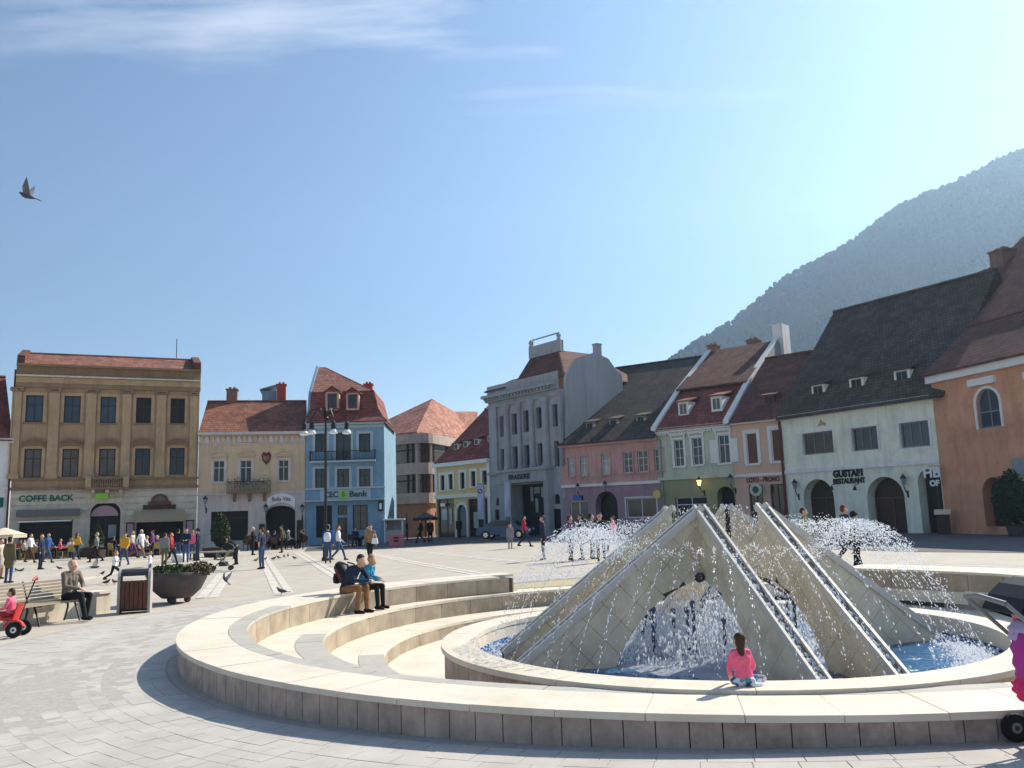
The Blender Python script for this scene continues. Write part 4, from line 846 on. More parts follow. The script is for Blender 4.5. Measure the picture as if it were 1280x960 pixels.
# ---- grey monumental hall with portal
F = Fac(614, 72, 704, 64.5, 'grey_hall', 'grey stone hall with columns, deep portal and crested red mansard roof')
zc0 = F.uv(659, 494)[1]; zat = F.uv(659, 478)[1]; zm = F.uv(659, 590)[1]
for a in ((624.7,520,631,546), (639.7,516.6,647.5,543), (654,513,662.5,540), (670,509,679,535), (690.6,505,698.4,533), (625.6,561,633,588), (640.6,558,648.4,587), (655,556,665,585), (672,554,680,582), (693,551,700,583)): F.px_op(*a, 'cross', frame='wood_dark', pane='glass' if a[0] < 650 else 'glass_blue', depth=.4)
F.px_op(639, 605, 685, 672, 'plain', frame='wood_dark', pane='void', depth=1.3)
F.px_op(620, 622, 627, 632, 'plain', frame='wood_dark', pane='void', arch=1.); F.px_op(692.5, 617, 700, 630, 'plain', frame='wood_dark', pane='void', arch=1.); F.px_op(619, 637, 628, 672, 'plain', frame='wood_dark', pane='void'); F.px_op(691, 636, 701.5, 672, 'plain', frame='wood_dark', pane='void')
F.wall(-.6, zc0, 'grey_stone'); F.body(zc0, 13, 'grey_render'); F.band(zc0, .3, .3, 'grey_stone', 'frieze'); F.band(zc0+.31, .25, .75, 'grey_stone', 'cornice'); F.band(zc0-.5, .25, .15, 'grey_stone', 'architrave'); F.band(zc0+.57, zat-zc0-.2, .05, 'grey_stone', 'attic')
for k in range(22): q = F.W*(k+.5)/22; F.box('dentil', 'grey_stone', q-.1, q+.1, -.55, -.3, zc0+.12, zc0+.3)
for a, b in ((632.5,638.5), (648.8,653), (664,669.5), (680.5,688)):
    u0, u1 = F.uv(a, 545)[0], F.uv(b, 545)[0]; r = (u1-u0)/2; mb = MB(); z0, z1 = zm+.25, zc0-.5; mb.lathe([(r*1.15,z0),(r*1.15,z0+.2),(r*.95,z0+.3),(r*.82,z1-.45),(r*1.05,z1-.35),(r*1.2,z1-.12),(r*1.2,z1)], 12, ((u0+u1)/2,-.12,0)); F.part(mb, 'column', 'grey_stone', smooth=False)
for a, b in ((615.5,623), (700.5,703.8)): u0, u1 = F.uv(a, 545)[0], F.uv(b, 545)[0]; F.box('pilaster', 'grey_stone', u0, u1, -.2, .02, zm+.2, zc0-.5)
for a, b in ((629.5,638), (685.5,691)): u0, u1 = F.uv(a, 600)[0], F.uv(b, 600)[0]; F.box('portal_pier', 'grey_stone', u0, u1, -.55, .02, -.3, F.uv(659,603)[1])
u0, u1, z0, z1 = F.rect(629, 589, 691, 603); F.box('portal_entablature', 'grey_stone', u0, u1, -.65, .02, z0, z1); F.box('portal_cornice', 'grey_stone', u0-.2, u1+.2, -.85, .02, z1+.004, z1+.22); F.band(zm+.0, .2, .3, 'grey_stone', 'belt_course', u1=u0-.25)
F.text('BRASSERIE', F.uv(657, 595)[0], (z0+z1)/2, (z1-z0)*.62, 'black', -.67, width=F.uv(671,595)[0]-F.uv(644,595)[0], bold=.015)
for a in ((649,609,652,627), (653,609,660,617), (655,623,658.5,641), (662,609,665,622), (675.5,608,680,637)): u0, u1, z0, z1 = F.rect(*a); F.box('lit_pane', 'glass_bright', u0, u1, 1.18, 1.2, z0, z1)
# mansard, crested deck
yb, yt = .9, 3.4; zb = zat; P4 = [F.deep(x, y, yt) for x, y in ((663,447), (698,441))]; u0, u1 = P4[0][0], P4[1][0]; zt = (P4[0][1]+P4[1][1])/2
ua, ub = F.deep(640, 477, yb)[0], F.W-.2; W = F.W
mb = MB(); mb.ext([(ua,yb,zb),(ub,yb,zb),(u1,yt,zt),(u0,yt,zt)], (0,.06,.12)); mb.ext([(ua,9.5,zb),(ua,yb,zb),(u0,yt,zt),(u0,7,zt)], (.06,0,.12)); mb.ext([(ub,yb,zb),(ub,9.5,zb),(u1,7,zt),(u1,yt,zt)], (-.06,0,.12)); mb.ext([(u0,yt,zt),(u1,yt,zt),(u1,7,zt),(u0,7,zt)], (0,0,.1)); rf = F.part(mb, 'roof', 'tile_brown', fix=True)
mb = MB(); mb.ext([(-.3,-.2,zb-.1),(ua+.4,-.2,zb-.1),(ua+.4,2.2,zb+1.0),(.8,2.2,zb+1.0)], (0,.05,.1)); mb.ext([(-.3,-.2,zb-.1),(.8,2.2,zb+1.),(.8,8,zb+1.),(-.3,9,zb-.1)], (0,0,.1)); mb.build('lower_roof', 'tile_dark', rf, fix=True)
z1 = F.deep(680, 428, yt)[1]; cr = F.box('crest_parapet', 'grey_stone', u0-.1, u1+.1, yt-.1, yt+.5, zt, z1-.1)
for q in (u0, u1): mb = MB(); mb.lathe([(.2,zt),(.2,z1),(.12,z1+.05),(.22,z1+.3),(.1,z1+.5),(.02,z1+.6)], 10, (q,yt+.1,0)); mb.build('finial', 'grey_stone', cr)
mb = MB(); zz = F.deep(680, 421, yt)[1]; mb.tube([(u0+.3,yt+.1,zz),(u1,yt+.1,zz)], .05, 5)
for k in range(2): q = (u0+.3, u1)[k]; mb.tube([(q,yt+.1,z1-.2),(q,yt+.1,zz+.1)], .04, 5)
for k in range(14): q = u0+.3+(u1-u0-.3)*k/13; mb.tube([(q,yt+.1,zz),(q,yt+.1,zz+.12)], .025, 4)
mb.build('roof_rail', 'iron', cr)
# pale firewall on the right
pts = [F.side(x, y, W) for x, y in ((704.6,473), (708,462), (719,447.5), (741,441), (758,449), (767,462), (775,470))]
mb = MB(); mb.ext([(W,.0,3)]+[(W, max(.0,y), z) for y, z in pts]+[(W,pts[-1][0],3)], (.25,0,0)); F.part(mb, 'firewall', 'grey_render', fix=True)
yy, z = F.side(747.5, 431, W); mb = MB(); mb.box(W-.35, W+.1, yy-.28, yy+.28, z-2.5, z); mb.box(W-.4, W+.15, yy-.32, yy+.32, z, z+.1); F.part(mb, 'chimney', 'grey_render')
# ---- banners in front of the hall
for i, (x0, y0, x1, y1, D) in enumerate(((596.5,605,605,649,64), (630,602,638,646,62.5))):
    a, b = at_d(x0, y0, D), at_d(x1, y1, D); w = b.x-a.x; g = gz(a.x, a.y); o = empty('banner_flag', (b.x+.05, D, g), 0, ('pale blue car maker banner with round blue emblem before the yellow house', 'pale plain long banner before the grey hall portal')[i], 'banner')
    mb = MB(); mb.tube([(0,0,0),(0,0,a.z-g+.15)], .05, 8); mb.tube([(0,0,a.z-g+.02),(-w-.05,0,a.z-g+.02)], .03, 6); mb.box(-.4,.4,-.4,.4,0,.08); mb.build('pole', 'lead', o)
    mb = MB(); n = 8; vs = []
    for k in range(n+1):
        z = b.z-g+(a.z-b.z)*k/n
        for j in range(5): vs.append((-.06-w*j/4, .07*math.sin(k*.9+j), z))
    mb.add(vs, [(k*5+j, k*5+j+1, (k+1)*5+j+1, (k+1)*5+j) for k in range(n) for j in range(4)]); cl = mb.build('flag_cloth', 'flag', o, smooth=True)
    if i == 0:
        zc2, xc, r = a.z-g-.55, -.06-w/2, w*.36; RX = Matrix.Rotation(PI/2, 3, 'X')
        mb = MB(); mb.lathe([(r,0),(r,.02)], 20, (xc,-.1,zc2), M=RX); mb.build('emblem_ring', 'black', cl)
        mb = MB()
        for k in range(4): mb.ext([(xc,-.125,zc2)]+[(xc+r*.62*math.cos(PI/2*k+PI/2*j/4), -.125, zc2+r*.62*math.sin(PI/2*k+PI/2*j/4)) for j in range(5)], (0,.004,0), k % 2)
        mb.build('emblem_quarters', ['bmw_blue','white'], cl)

# ---- pink and purple house
F = Fac(704, 64.5, 827, 60, 'townhouse', 'pink two storey house with purple ground floor and steep dark roof')
ze = F.uv(765, 551)[1]; zb1 = F.uv(765, 605.5)[1]
for a in ((710,571.5,718,595), (725.6,570.6,733.7,594.5), (752,567,762,593), (779,564.7,790.6,591), (797,563,809.5,590), (818,561,829.5,589)): F.px_op(*a, 'grid', frame='frame_white', pane='glass_curtain' if a[0] > 770 else 'glass_bright', surround=('pink',.14), sill='pink')
F.px_op(713, 626, 736, 672, 'two', frame='frame_white', pane='glass_curtain'); F.px_op(745, 614, 772.5, 672, 'plain', frame='wood_dark', pane='void', arch=1., depth=.9); F.px_op(783, 622, 821, 647, 'two', frame='frame_white', pane='glass', surround=('frame_white',.08))
F.wall(-.6, zb1, 'purple', 'ground_floor_wall'); F.wall(zb1, ze, 'pink', 'upper_wall'); F.body(ze, 12, 'pink'); F.band(zb1-.08, .2, .12, 'trim_white', 'belt_course'); F.band(ze-.25, .3, .35, 'pink')
(y1, z1), (y2, z2) = F.side(762, 466, 0), F.side(885, 443, F.W); yr, zr = (y1+y2)/2, (z1+z2)/2; PINK = (yr, zr)
F.gable_roof(ze+.05, yr, zr, 'tile_dark', gable='pink', over=.5)
for q, yy in ((738.5,533), (768,529), (802,525)):
    F.roof_dormer(q, yy+5, ze, (zr-ze)/yr, .7, .6, 'tile_dark', 'lead', 'void', 'frame_grey', kind='shed')
for a in ((728,614), (762,611)): u, z = F.uv(*a); F.lantern(u, z)
u0, u1, z0, z1 = F.rect(717, 619, 727, 624); F.box('small_sign', 'bmw_blue', u0, u1, -.08, 0, z0, z1); u, z = F.uv(825, 618); mb = MB(); mb.lathe([(.3,0),(.3,.08)], 14, (u,-.5,z), M=Matrix.Rotation(PI/2, 3, 'X')); mb.tube([(u,-.5,z),(u,0,z+.1)], .03); F.part(mb, 'round_sign', 'gold')
u = F.uv(826, 560)[0]; mb = MB(); mb.tube([(u,-.1,0),(u,-.1,ze-.2)], .06, 6); F.part(mb, 'drainpipe', 'lead')

# ---- sage green house
F = Fac(827.2, 60, 920.5, 56.5, 'townhouse', 'sage green house with double pitched red roof and two shed dormers')
ze = F.uv(874, 532)[1]; zb1 = F.uv(874, 597)[1]
for i, a in enumerate(((843,549.6,854.7,583), (865.5,547,878,581), (898.5,543.5,912,579))):
    w = F.px_op(*a, 'grid' if i < 2 else 'cross', frame='frame_white', pane='glass', surround=('trim_white',.16), sill='trim_white', ped=('trim_white','flat'))
    if i == 2:
        u0, u1, z0, z1 = F.rect(*a)
        for k, q in ((0,u0-.62),(1,u1+.06)): mb = MB(); mb.box(q, q+.55, -.08, -.03, z0+.05, z1*.85+z0*.15); mb.build('shutter', 'trim_white', w)
F.px_op(845, 621, 885, 672, 'shop', frame='frame_white', pane='void', depth=.3); F.px_op(898, 608, 922, 672, 'plain', frame='wood_dark', pane='void', arch=1., depth=.9) if False else F.px_op(897.6, 608, 919.5, 672, 'plain', frame='wood_dark', pane='void', arch=1., depth=.9)
F.wall(-.6, zb1, 'olive', 'ground_floor_wall'); F.wall(zb1, ze, 'sage', 'upper_wall'); F.body(ze, 12, 'sage'); F.band(zb1-.06, .2, .14, 'sage', 'belt_course'); F.band(ze-.3, .14, .2, 'trim_white'); F.band(ze-.14, .18, .4, 'trim_white')
for k in range(26): q = F.W*(k+.5)/26; F.box('dentil', 'trim_white', q-.07, q+.07, -.19, .0, ze-.44, ze-.31)
W = F.W; (y1, z1), (y2, z2) = F.side(844.5, 494, 0), F.side(938, 477, W); yb, zb = (y1+y2)/2, (z1+z2)/2; (y3, z3), (y4, z4) = F.side(888, 440, 0), F.side(985, 420, W); yt, zt = y3, z3
mb = MB(); mb.ext([(0,-.45,ze-.1),(W,-.45,ze-.1),(W,yb,zb),(0,yb,zb)], (0,.05,.12)); rl = F.part(mb, 'roof', 'tile_crimson', fix=True)
mb = MB(); mb.ext([(0,yb-.35,zb+.1),(W,yb-.35,zb+.1),(W,yt,zt),(0,yt,zt)], (0,.05,.12)); mb.ext([(0,yt,zt),(W,yt,zt),(W,2*yt,ze),(0,2*yt,ze)], (0,.05,.12)); mb.build('upper_roof', 'tile_brown', rl, fix=True)
for k, q in enumerate((-.12, W-.2)):
    mb = MB(); mb.ext([(q,-.5,ze-.2),(q,yb,zb+.05),(q,yt,zt+.1),(q,2*yt,ze)], (.3,0,0)); g_ = F.part(mb, 'party_gable', 'grey_render', fix=True)
    mb = MB(); mb.ext([(q-.04,-.6,ze-.1),(q-.04,yb,zb+.12),(q-.04,yt,zt+.2),(q-.04,yt,zt+.34),(q-.04,yb,zb+.3),(q-.04,-.6,ze+.12)], (.38,0,0)); mb.build('verge', 'trim_white', g_, fix=True)
for a in ((848,503,862,521), (889,496,904,515)):
    ym = (a[1]+a[3])/2; u0, z1 = F.deep(a[0], a[1], .9); u1, z0 = F.deep(a[2], a[3], .9); F.dormer((u0+u1)/2, z0, (u1-u0), z1-z0, .8, 'tile_crimson', 'trim_white', 'glass_curtain', 'frame_white', kind='shed', run=1.5)
u, z = F.deep(881, 430, yt); F.chimney(.3, yt-.3, .75, zt-1.5, F.side(881,430,.3)[1], 'chimney'); F.chimney(W*.55, yt+1.2, .9, zt-1.5, F.side(935,424,W*.55)[1], 'chimney')
mb = MB(); yy, z = F.side(985, 410, W); mb.box(W-.45, W+.35, yt+.4, yt+1.9, zt-2.5, z); F.part(mb, 'firewall_chimney', 'white_plaster')
u, z = F.uv(880, 607); F.lantern(u, z, True); u, z = F.uv(919, 604); F.lantern(u, z)

# ---- narrow peach lottery house
F = Fac(920.8, 56.5, 985, 54, 'townhouse', 'narrow peach house with lottery lettering between green house and restaurant')
ze = F.uv(953, 524)[1]; zb1 = F.uv(953, 594)[1]
for a in ((933.5,541,947,580), (964.5,536,980,577)): F.px_op(*a, 'plain', frame='frame_white', pane='wood_brown', surround=('frame_white',.22), sill='frame_white', depth=.1)
F.px_op(938, 606, 955.6, 672, 'two', frame='wood_dark', pane='glass'); F.px_op(964.7, 605, 982.5, 672, 'two', frame='wood_dark', pane='glass')
F.wall(-.6, ze, 'peach'); F.body(ze, 12, 'peach'); F.band(zb1-.05, .18, .12, 'trim_white', 'belt_course'); F.band(ze-.2, .24, .35, 'trim_white')
u0, u1, z0, z1 = F.rect(934, 596.5, 982, 602.5); F.text('LOTO - PRONO', (u0+u1)/2-.2, (z0+z1)/2, .42, 'maroon', -.05, width=(u1-u0)*.86, bold=.012)
u, z = F.uv(951, 612); mb = MB(); mb.lathe([(.42,0),(.42,.1),(.3,.101)], 20, (u,-.6,z), M=Matrix.Rotation(PI/2, 3, 'X')); mb.tube([(u,-.55,z+.2),(u,0,z+.2)], .03); b = F.part(mb, 'round_sign', 'sage'); mb = MB(); mb.lathe([(.22,0),(.22,.02)], 16, (u,-.702,z), M=Matrix.Rotation(PI/2, 3, 'X')); mb.build('sign_mark', 'sign_green', b)
(y2, z2) = F.side(1016, 441, F.W); F.gable_roof(ze+.05, y2, z2, 'tile_brown', gable='peach', over=.45)
F.roof_dormer(962, 506, ze, (z2-ze)/y2, .8, .6, 'tile_brown', 'wood_brown', 'void', 'wood_brown', kind='shed')
mb = MB(); mb.tube([(F.W-.05,-.12,0),(F.W-.05,-.12,ze)], .08, 6); F.part(mb, 'drainpipe', 'maroon')

# ---- pale mint restaurant
F = Fac(985.3, 54, 1181, 45, 'restaurant', 'pale mint restaurant with three arched doorways and wide dormered roof')
ze = F.uv(1080, 507)[1]; zb1 = F.uv(1080, 584)[1]
for i, a in enumerate(((1003.7,540,1042,567.5), (1065,533.7,1097.5,563), (1125,527,1162,559))): F.px_op(*a, 'three', frame='frame_grey', pane=('glass_curtain','glass','glass_blue')[i], surround=('white_plaster',.12))
for a in ((1005.6,598.7,1043.7,672), (1085,595.6,1132,672), (1150,586,1179,672)): F.px_op(*a, 'door', frame='wood_brown', pane='wood_dark' if a[0] < 1140 else 'void', arch=1., depth=.75)
F.wall(-.6, ze, 'mint'); F.body(ze, 12, 'mint'); F.band(zb1-.06, .22, .1, 'white_plaster', 'belt_course'); F.band(ze-.2, .24, .35, 'trim_white')
u0, u1, z0, z1 = F.rect(1042, 588, 1079, 596); F.text('GUSTARI', (u0+u1)/2, (z0+z1)/2, .55, 'black', -.05, width=u1-u0, bold=.03)
u0, u1, z0, z1 = F.rect(1042, 598, 1082, 604.5); F.text('RESTAURANT', (u0+u1)/2, (z0+z1)/2, .42, 'black', -.05, width=u1-u0, bold=.02)
for q in (1045, 1074): u, z = F.uv(q, 609); mb = MB(); mb.tube([(u,0,z+.2),(u,-.35,z+.15),(u,-.4,z)], .025); mb.lathe([(.05,.12),(.12,-.12)], 8, (u,-.4,z-.05)); F.part(mb, 'sign_lamp', 'iron')
for q, zz in ((998,611), (1134,606)): u, z = F.uv(q, zz); F.lantern(u, z, arm=.3)
(y1, z1) = F.side(1018, 441, 0); yr = 4.6; zr = ridge_z(F, 1045, 425, yr); F.gable_roof(ze+.05, 6.15, 14.97, 'tile_dark', gable='tile_dark', over=.5, u1=F.W+.9)
for q, yy in ((1025,489), (1073,481), (1130,472)): F.roof_dormer(q, yy+7, ze, (14.97-ze)/6.15, 1.0, .75, 'tile_dark', 'white_plaster', 'void', 'frame_grey', kind='shed')
mb = MB(); u0, u1, z0, z1 = F.rect(1021, 523, 1033, 533); mb.ext([(u0+(u1-u0)*a, -.004, z0+(z1-z0)*b) for a, b in ((0,0),(.3,.6),(.45,1),(.6,.6),(1,.35),(.9,0),(.5,.15))], (0,.003,0)); F.part(mb, 'plaster_patch', 'ochre')
u, z = F.uv(1178, 598); o = F.box('hanging_sign', 'white', u-.05, u+.0, -1.15, -.05, z+.62, z+.7)
for k, (t, yy, zz, h) in enumerate((('HB', -.6, z+.3, .75), ('OF', -.42, z-.25, .42))):
    tt = F.text(t, u-.2, zz, h, 'white', yy, par=o, bold=.02); 

# ---- orange hall with the great roof at the right
F = Fac(1181.5, 45, 1345, 37.5, 'orange_hall', 'tall orange hall with arched doorway and huge brown roof, right of the mint restaurant')
ze = F.uv(1225, 456)[1]; W = F.W
F.px_op(1221, 485, 1250, 535, 'cross', frame='frame_grey', pane='glass_blue', arch=1., surround=('trim_white',.14)); F.px_op(1290, 478, 1320, 530, 'cross', frame='frame_grey', pane='glass_blue', arch=1., surround=('trim_white',.14)); F.px_op(1230, 596, 1262, 672, 'door', frame='wood_brown', pane='wood_dark', arch=1., depth=.6)
F.wall(-.6, ze, 'orange'); F.body(ze, 16, 'orange'); F.band(ze-.45, .5, .35, 'trim_white'); F.band(-.3, .9, .08, 'orange', 'plinth')
for a in ((1212,472,1246,481), (1282,462,1316,471)): u0, u1, z0, z1 = F.rect(*a); F.box('window_hood', 'trim_white', u0, u1, -.2, .02, z0, z1)
u0, u1, z0, z1 = F.rect(1267, 572, 1290, 596); mb = MB(); mb.ext([(u0,-.1,z1),(u1,-.1,z1),(u1,-.1,z0+.3),((u0+u1)/2,-.1,z0),(u0,-.1,z0+.3)], (0,.1,0)); F.part(mb, 'plaque', 'lead')
mb = MB(); 
yl, zl = F.side(1044, 391, -9.5); yr = 9.0; zr = ridge_z(F, 1225, 345, yr); ul = F.deep(1044, 391, yr)[0]
mb.ext([(-.2,-.5,ze-.1),(W,-.5,ze-.1),(W,yr,zr),(-.2,yr,zr)], (0,.05,.14)); u_l = ul; ze2 = ze-.8
mb.ext([(u_l-1.2,4.0,ze+2.6),(-.2,4.0,ze+2.6+.0),(-.2,yr,zr),(u_l,yr,zr)], (0,.05,.14)); mb.ext([(u_l-1.2,4.0,ze+2.6),(u_l,yr,zr),(u_l-1.2,14,ze+2.6)], (.05,0,.1)); mb.ext([(u_l,yr,zr),(W,yr,zr),(W,18,ze),(u_l-1.2,14,ze+2.6)], (0,0,.14)); rf = F.part(mb, 'roof', 'tile_brown', fix=True)
rd = MB(); rd.tube([(u_l,yr,zr+.15),(W,yr,zr+.15)], .14, 6); rd.build('ridge_tiles', 'tile_brown', rf)
u, z = F.deep(1237, 312, yr-1); u1_, z1_ = F.deep(1300, 300, yr-1); sl_ = (zr-ze)/yr; mb = MB(); mb.ext([(u-.3,3.,ze+sl_*3+.15),(W,3.,ze+sl_*3+.15),(W,yr+1.9,ze+sl_*(yr+1.9)+.3),(u-.3,yr+1.9,ze+sl_*(yr+1.9)+.3)], (0,.05,.3)); mb.ext([(u-.3,yr+1.9,ze+sl_*(yr+1.9)+.3),(W,yr+1.9,ze+sl_*(yr+1.9)+.3),(W,yr+9,ze+3),(u-.3,yr+9,ze+3)], (0,0,.25)); mb.build('upper_roof', 'tile_brown', rf, fix=True); F.chimney(u+.2, yr-.8, 1.0, zr-1, z-.2, 'chimney')

# ================================================================== STREET FURNITURE
def leaves(mb, c, rad, n, size, shape='ell', m=0):
    for _ in range(n):
        while True:
            p = Vector((random.uniform(-1,1), random.uniform(-1,1), random.uniform(-1,1)))
            if .35 < p.length < 1: break
        if shape == 'cone': f = (1-(p.z+1)/2)**.8; q = Vector((p.x*f*1.15, p.y*f*1.15, p.z))
        elif shape == 'egg': f = 1-.28*max(0, p.z); q = Vector((p.x*f, p.y*f, p.z))
        else: q = p
        k = Vector(c)+Vector((q.x*rad[0], q.y*rad[1], q.z*rad[2])); a = Vector((random.gauss(0,1),random.gauss(0,1),random.gauss(0,1))).normalized()*size; b = a.cross(Vector((random.gauss(0,1),random.gauss(0,1),random.gauss(0,1)))).normalized()*size*.6
        mb.add([k-a, k+b, k+a, k-b], [(0,1,2,3)], m)
def core(mb, c, rad, shape, m=0):
    n = 10; pr = []
    for i in range(9):
        t = i/8; z = -1+2*t
        r = (1-t)**.8 if shape == 'cone' else math.sqrt(max(0, 1-z*z))*(1-.28*max(0, z) if shape == 'egg' else 1)
        pr.append((max(.005, r*rad[0]*.82), z*rad[2]*.9))
    mb.lathe(pr, n, c, m)
# low wall, bench, bin and bowl planter on the left
WA, WB = gp(-70, 800), gp(150, 765.5)
wd_ = (WB-WA); WL = wd_.length; wd_.normalize(); WN = Vector((wd_.y, -wd_.x, 0)); wrz = math.atan2(wd_.y, wd_.x)
lw = empty('low_wall', (WA.x-WN.x*.3, WA.y-WN.y*.3, 0), wrz, 'low rendered wall behind the slatted bench', 'wall'); n = 5
for k in range(n):
    mb = MB(); mb.box(WL*k/n+.006, WL*(k+1)/n-.006, 0, .3, -.1, .46); mb.build('wall_block', 'cream', lw)
    mb = MB(); mb.box(WL*k/n+.004, WL*(k+1)/n-.004, -.04, .36, .463, .53); mb.build('coping_slab', 'coping', lw)
be = gp(96, 774.5); bo = Vector((be.x+WN.x*.12, be.y+WN.y*.12, gz(be.x, be.y)))
bench = empty('slatted_bench', bo, wrz, 'slatted timber bench standing in front of the low wall', 'bench'); BLn = 2.3
for k in range(5): mb = MB(); y = -.02+.085*k; mb.box(-BLn, 0, y-.12, y-.055, .43+.004*k, .465+.004*k); mb.build('seat_slat', 'bench_slat', bench)
for k in range(6): mb = MB(); z = .52+.068*k; y = .30+.022*k; mb.box(-BLn, 0, y, y+.03, z, z+.05); mb.build('back_slat', 'bench_slat', bench)
for x in (-.12, -BLn/2, -BLn+.12):
    mb = MB(); mb.tube([(x,-.1,.0),(x,-.02,.2),(x,.08,.41)], .022, 6); mb.tube([(x,-.13,.415),(x,.27,.425)], .02, 6); mb.tube([(x,.36,0),(x,.27,.3),(x,.29,.5),(x,.45,.93)], .022, 6); mb.build('leg', 'iron', bench)
bp = gp(168, 765.5); lb = empty('litter_bin', bp, R(18), 'concrete litter bin with brown wood slats and arched hood beside the bowl planter', 'litter bin')
for x in (-.36, .30): mb = MB(); mb.ext([(x,-.27,0),(x,.27,0),(x,.27,.78)]+[(x,.27*math.cos(PI*i/8),.78+.24*math.sin(PI*i/8)) for i in range(9)]+[(x,-.27,.78)], (.06,0,0)); mb.build('end_panel', 'concrete', lb, fix=True)
for k in range(6): mb = MB(); x = -.285+.098*k; mb.box(x, x+.085, -.262, -.235, .1, .76); mb.build('wood_slat', 'bin_wood', lb)
mb = MB(); mb.box(-.295, .295, -.22, .22, .05, .72); mb.build('liner', 'black', lb)
mb = MB()
for i in range(1, 7): a0, a1 = PI*i/8, PI*(i+1)/8; mb.ext([(-.3,.26*math.cos(a0),.78+.24*math.sin(a0)),(-.3,.26*math.cos(a1),.78+.24*math.sin(a1)),(-.3,.235*math.cos(a1),.78+.215*math.sin(a1)),(-.3,.235*math.cos(a0),.78+.215*math.sin(a0))], (.6,0,0))
mb.build('hood', 'darkmetal', lb, fix=True)
pp = gp(221, 753.5); pl = empty('bowl_planter', pp, 0, 'dark bowl planter with low reddish green shrubs beside the litter bin', 'planter')
mb = MB(); mb.lathe([(.2,.12),(.38,.14),(.6,.34),(.74,.62),(.79,.80),(.74,.81),(.70,.76),(.05,.72)], 28); mb.build('bowl', 'bowl', pl, smooth=True)
for k in range(3): a = .5+k*2.1; mb = MB(); mb.ball((.26*math.cos(a),.26*math.sin(a),.08), .095, 10, sc=(1,1,.9)); mb.build('foot', 'bowl', pl)
mb = MB(); leaves(mb, (0,0,.82), (.78,.75,.17), 1500, .045, m=0); leaves(mb, (.55,.0,.84), (.42,.5,.2), 600, .045, m=1); leaves(mb, (-.3,-.1,.80), (.5,.55,.18), 700, .045, m=2); tag(mb.build('foliage', ['leaf','leaf_red','hedge'], pl), kind='stuff')
# topiaries
def topiary(px, py, w, h, shape, label, box):
    p = gp(px, py); o = empty('topiary', p, 0, label, 'topiary'); bw = box
    mb = MB(); mb.ext([(-bw*.42,-bw*.42,0),(bw*.42,-bw*.42,0),(bw*.5,-bw*.5,.55),(-bw*.5,-bw*.5,.55)], (0,bw*.9,0)); mb.build('pot', 'wood_dark', o, fix=True)
    mb = MB(); mb.tube([(0,0,.5),(0,0,.8)], .06, 6); mb.build('trunk', 'wood_dark', o)
    mb = MB(); c = (0,0,.6+h/2); core(mb, c, (w/2,w/2,h/2), shape, 1); leaves(mb, c, (w/2,w/2,h/2), 2600, .075, shape, 0); leaves(mb, c, (w/2*1.03,w/2*1.03,h/2*1.03), 700, .07, shape, 1); mb.build('crown', ['leaf','leaf_dark'], o)
topiary(275, 696, 1.12, 2.0, 'egg', 'egg shaped clipped bush in a dark planter before the beige house', 1.6)
topiary(120, 698, 1.1, 1.75, 'cone', 'cone shaped clipped bush before the palace doorway', .9)
# ring bench round the egg-shaped bush
p = gp(268, 699.5); o = empty('stone_bench', p, R(10), 'long low pale bench at the foot of the egg shaped bush', 'bench'); mb = MB(); mb.box(-1.3,1.3,-.25,.25,.38,.46); mb.build('seat', 'stall', o)
for x in (-1.1,0,1.0): mb = MB(); mb.box(x,x+.12,-.2,.2,0,.378); mb.build('leg', 'darkmetal', o)
p = gp(223, 703); o = empty('stone_block', p, R(8)); tag(o, 'white rounded stone seat block near the group of standing people', 'seat'); mb = MB(); mb.lathe([(.30,.03),(.36,.1),(.36,.36),(.32,.43),(.05,.44)], 16); mb.build('block', 'white', o, smooth=True)
# street lamp with hanging heads
p = gp(407, 701); o = empty('street_lamp', p, 0, 'tall black street lamp with four hanging white globes before the bank', 'street lamp'); H_ = 7.35
mb = MB(); mb.lathe([(.2,0),(.2,.12),(.14,.2),(.14,.7),(.10,.85),(.075,1.2),(.06,5.5),(.05,H_)], 12); mb.build('post', 'iron', o)
mb = MB(); mb.lathe([(.09,1.5),(.13,1.55),(.09,1.6)], 10); mb.lathe([(.08,H_-.4),(.14,H_-.3),(.07,H_-.15),(.1,H_),(.02,H_+.25)], 10); mb.build('ornament', 'iron', o)
for k, a in enumerate((R(175), R(215), R(325), R(5))):
    d = Vector((math.cos(a), math.sin(a)*.9, 0)); L_ = (1.1,.75,.55,1.05)[k]; pts = [Vector((0,0,H_-.35))+d*L_*t+Vector((0,0,.55*math.sin(PI*min(1,t*1.05)))) for t in (0,.2,.4,.6,.8,1)]
    mb = MB(); mb.tube(pts+[pts[-1]-Vector((0,0,.15))], .03, 6); ar = mb.build('arm', 'iron', o); e = pts[-1]; GS = .8
    mb = MB(); mb.lathe([(.03,.0),(.1,-.08),(.13,-.36),(.15,-.42)], 10, e-Vector((0,0,.12))); mb.build('lamp_cap', 'iron', ar)
    mb = MB(); mb.lathe([(.12,-.42),(.18,-.52),(.24,-.62),(.22,-.65),(.05,-.68)], 14, e-Vector((0,0,.12))); mb.build('lamp_globe', 'lamp_glass', ar, smooth=True)
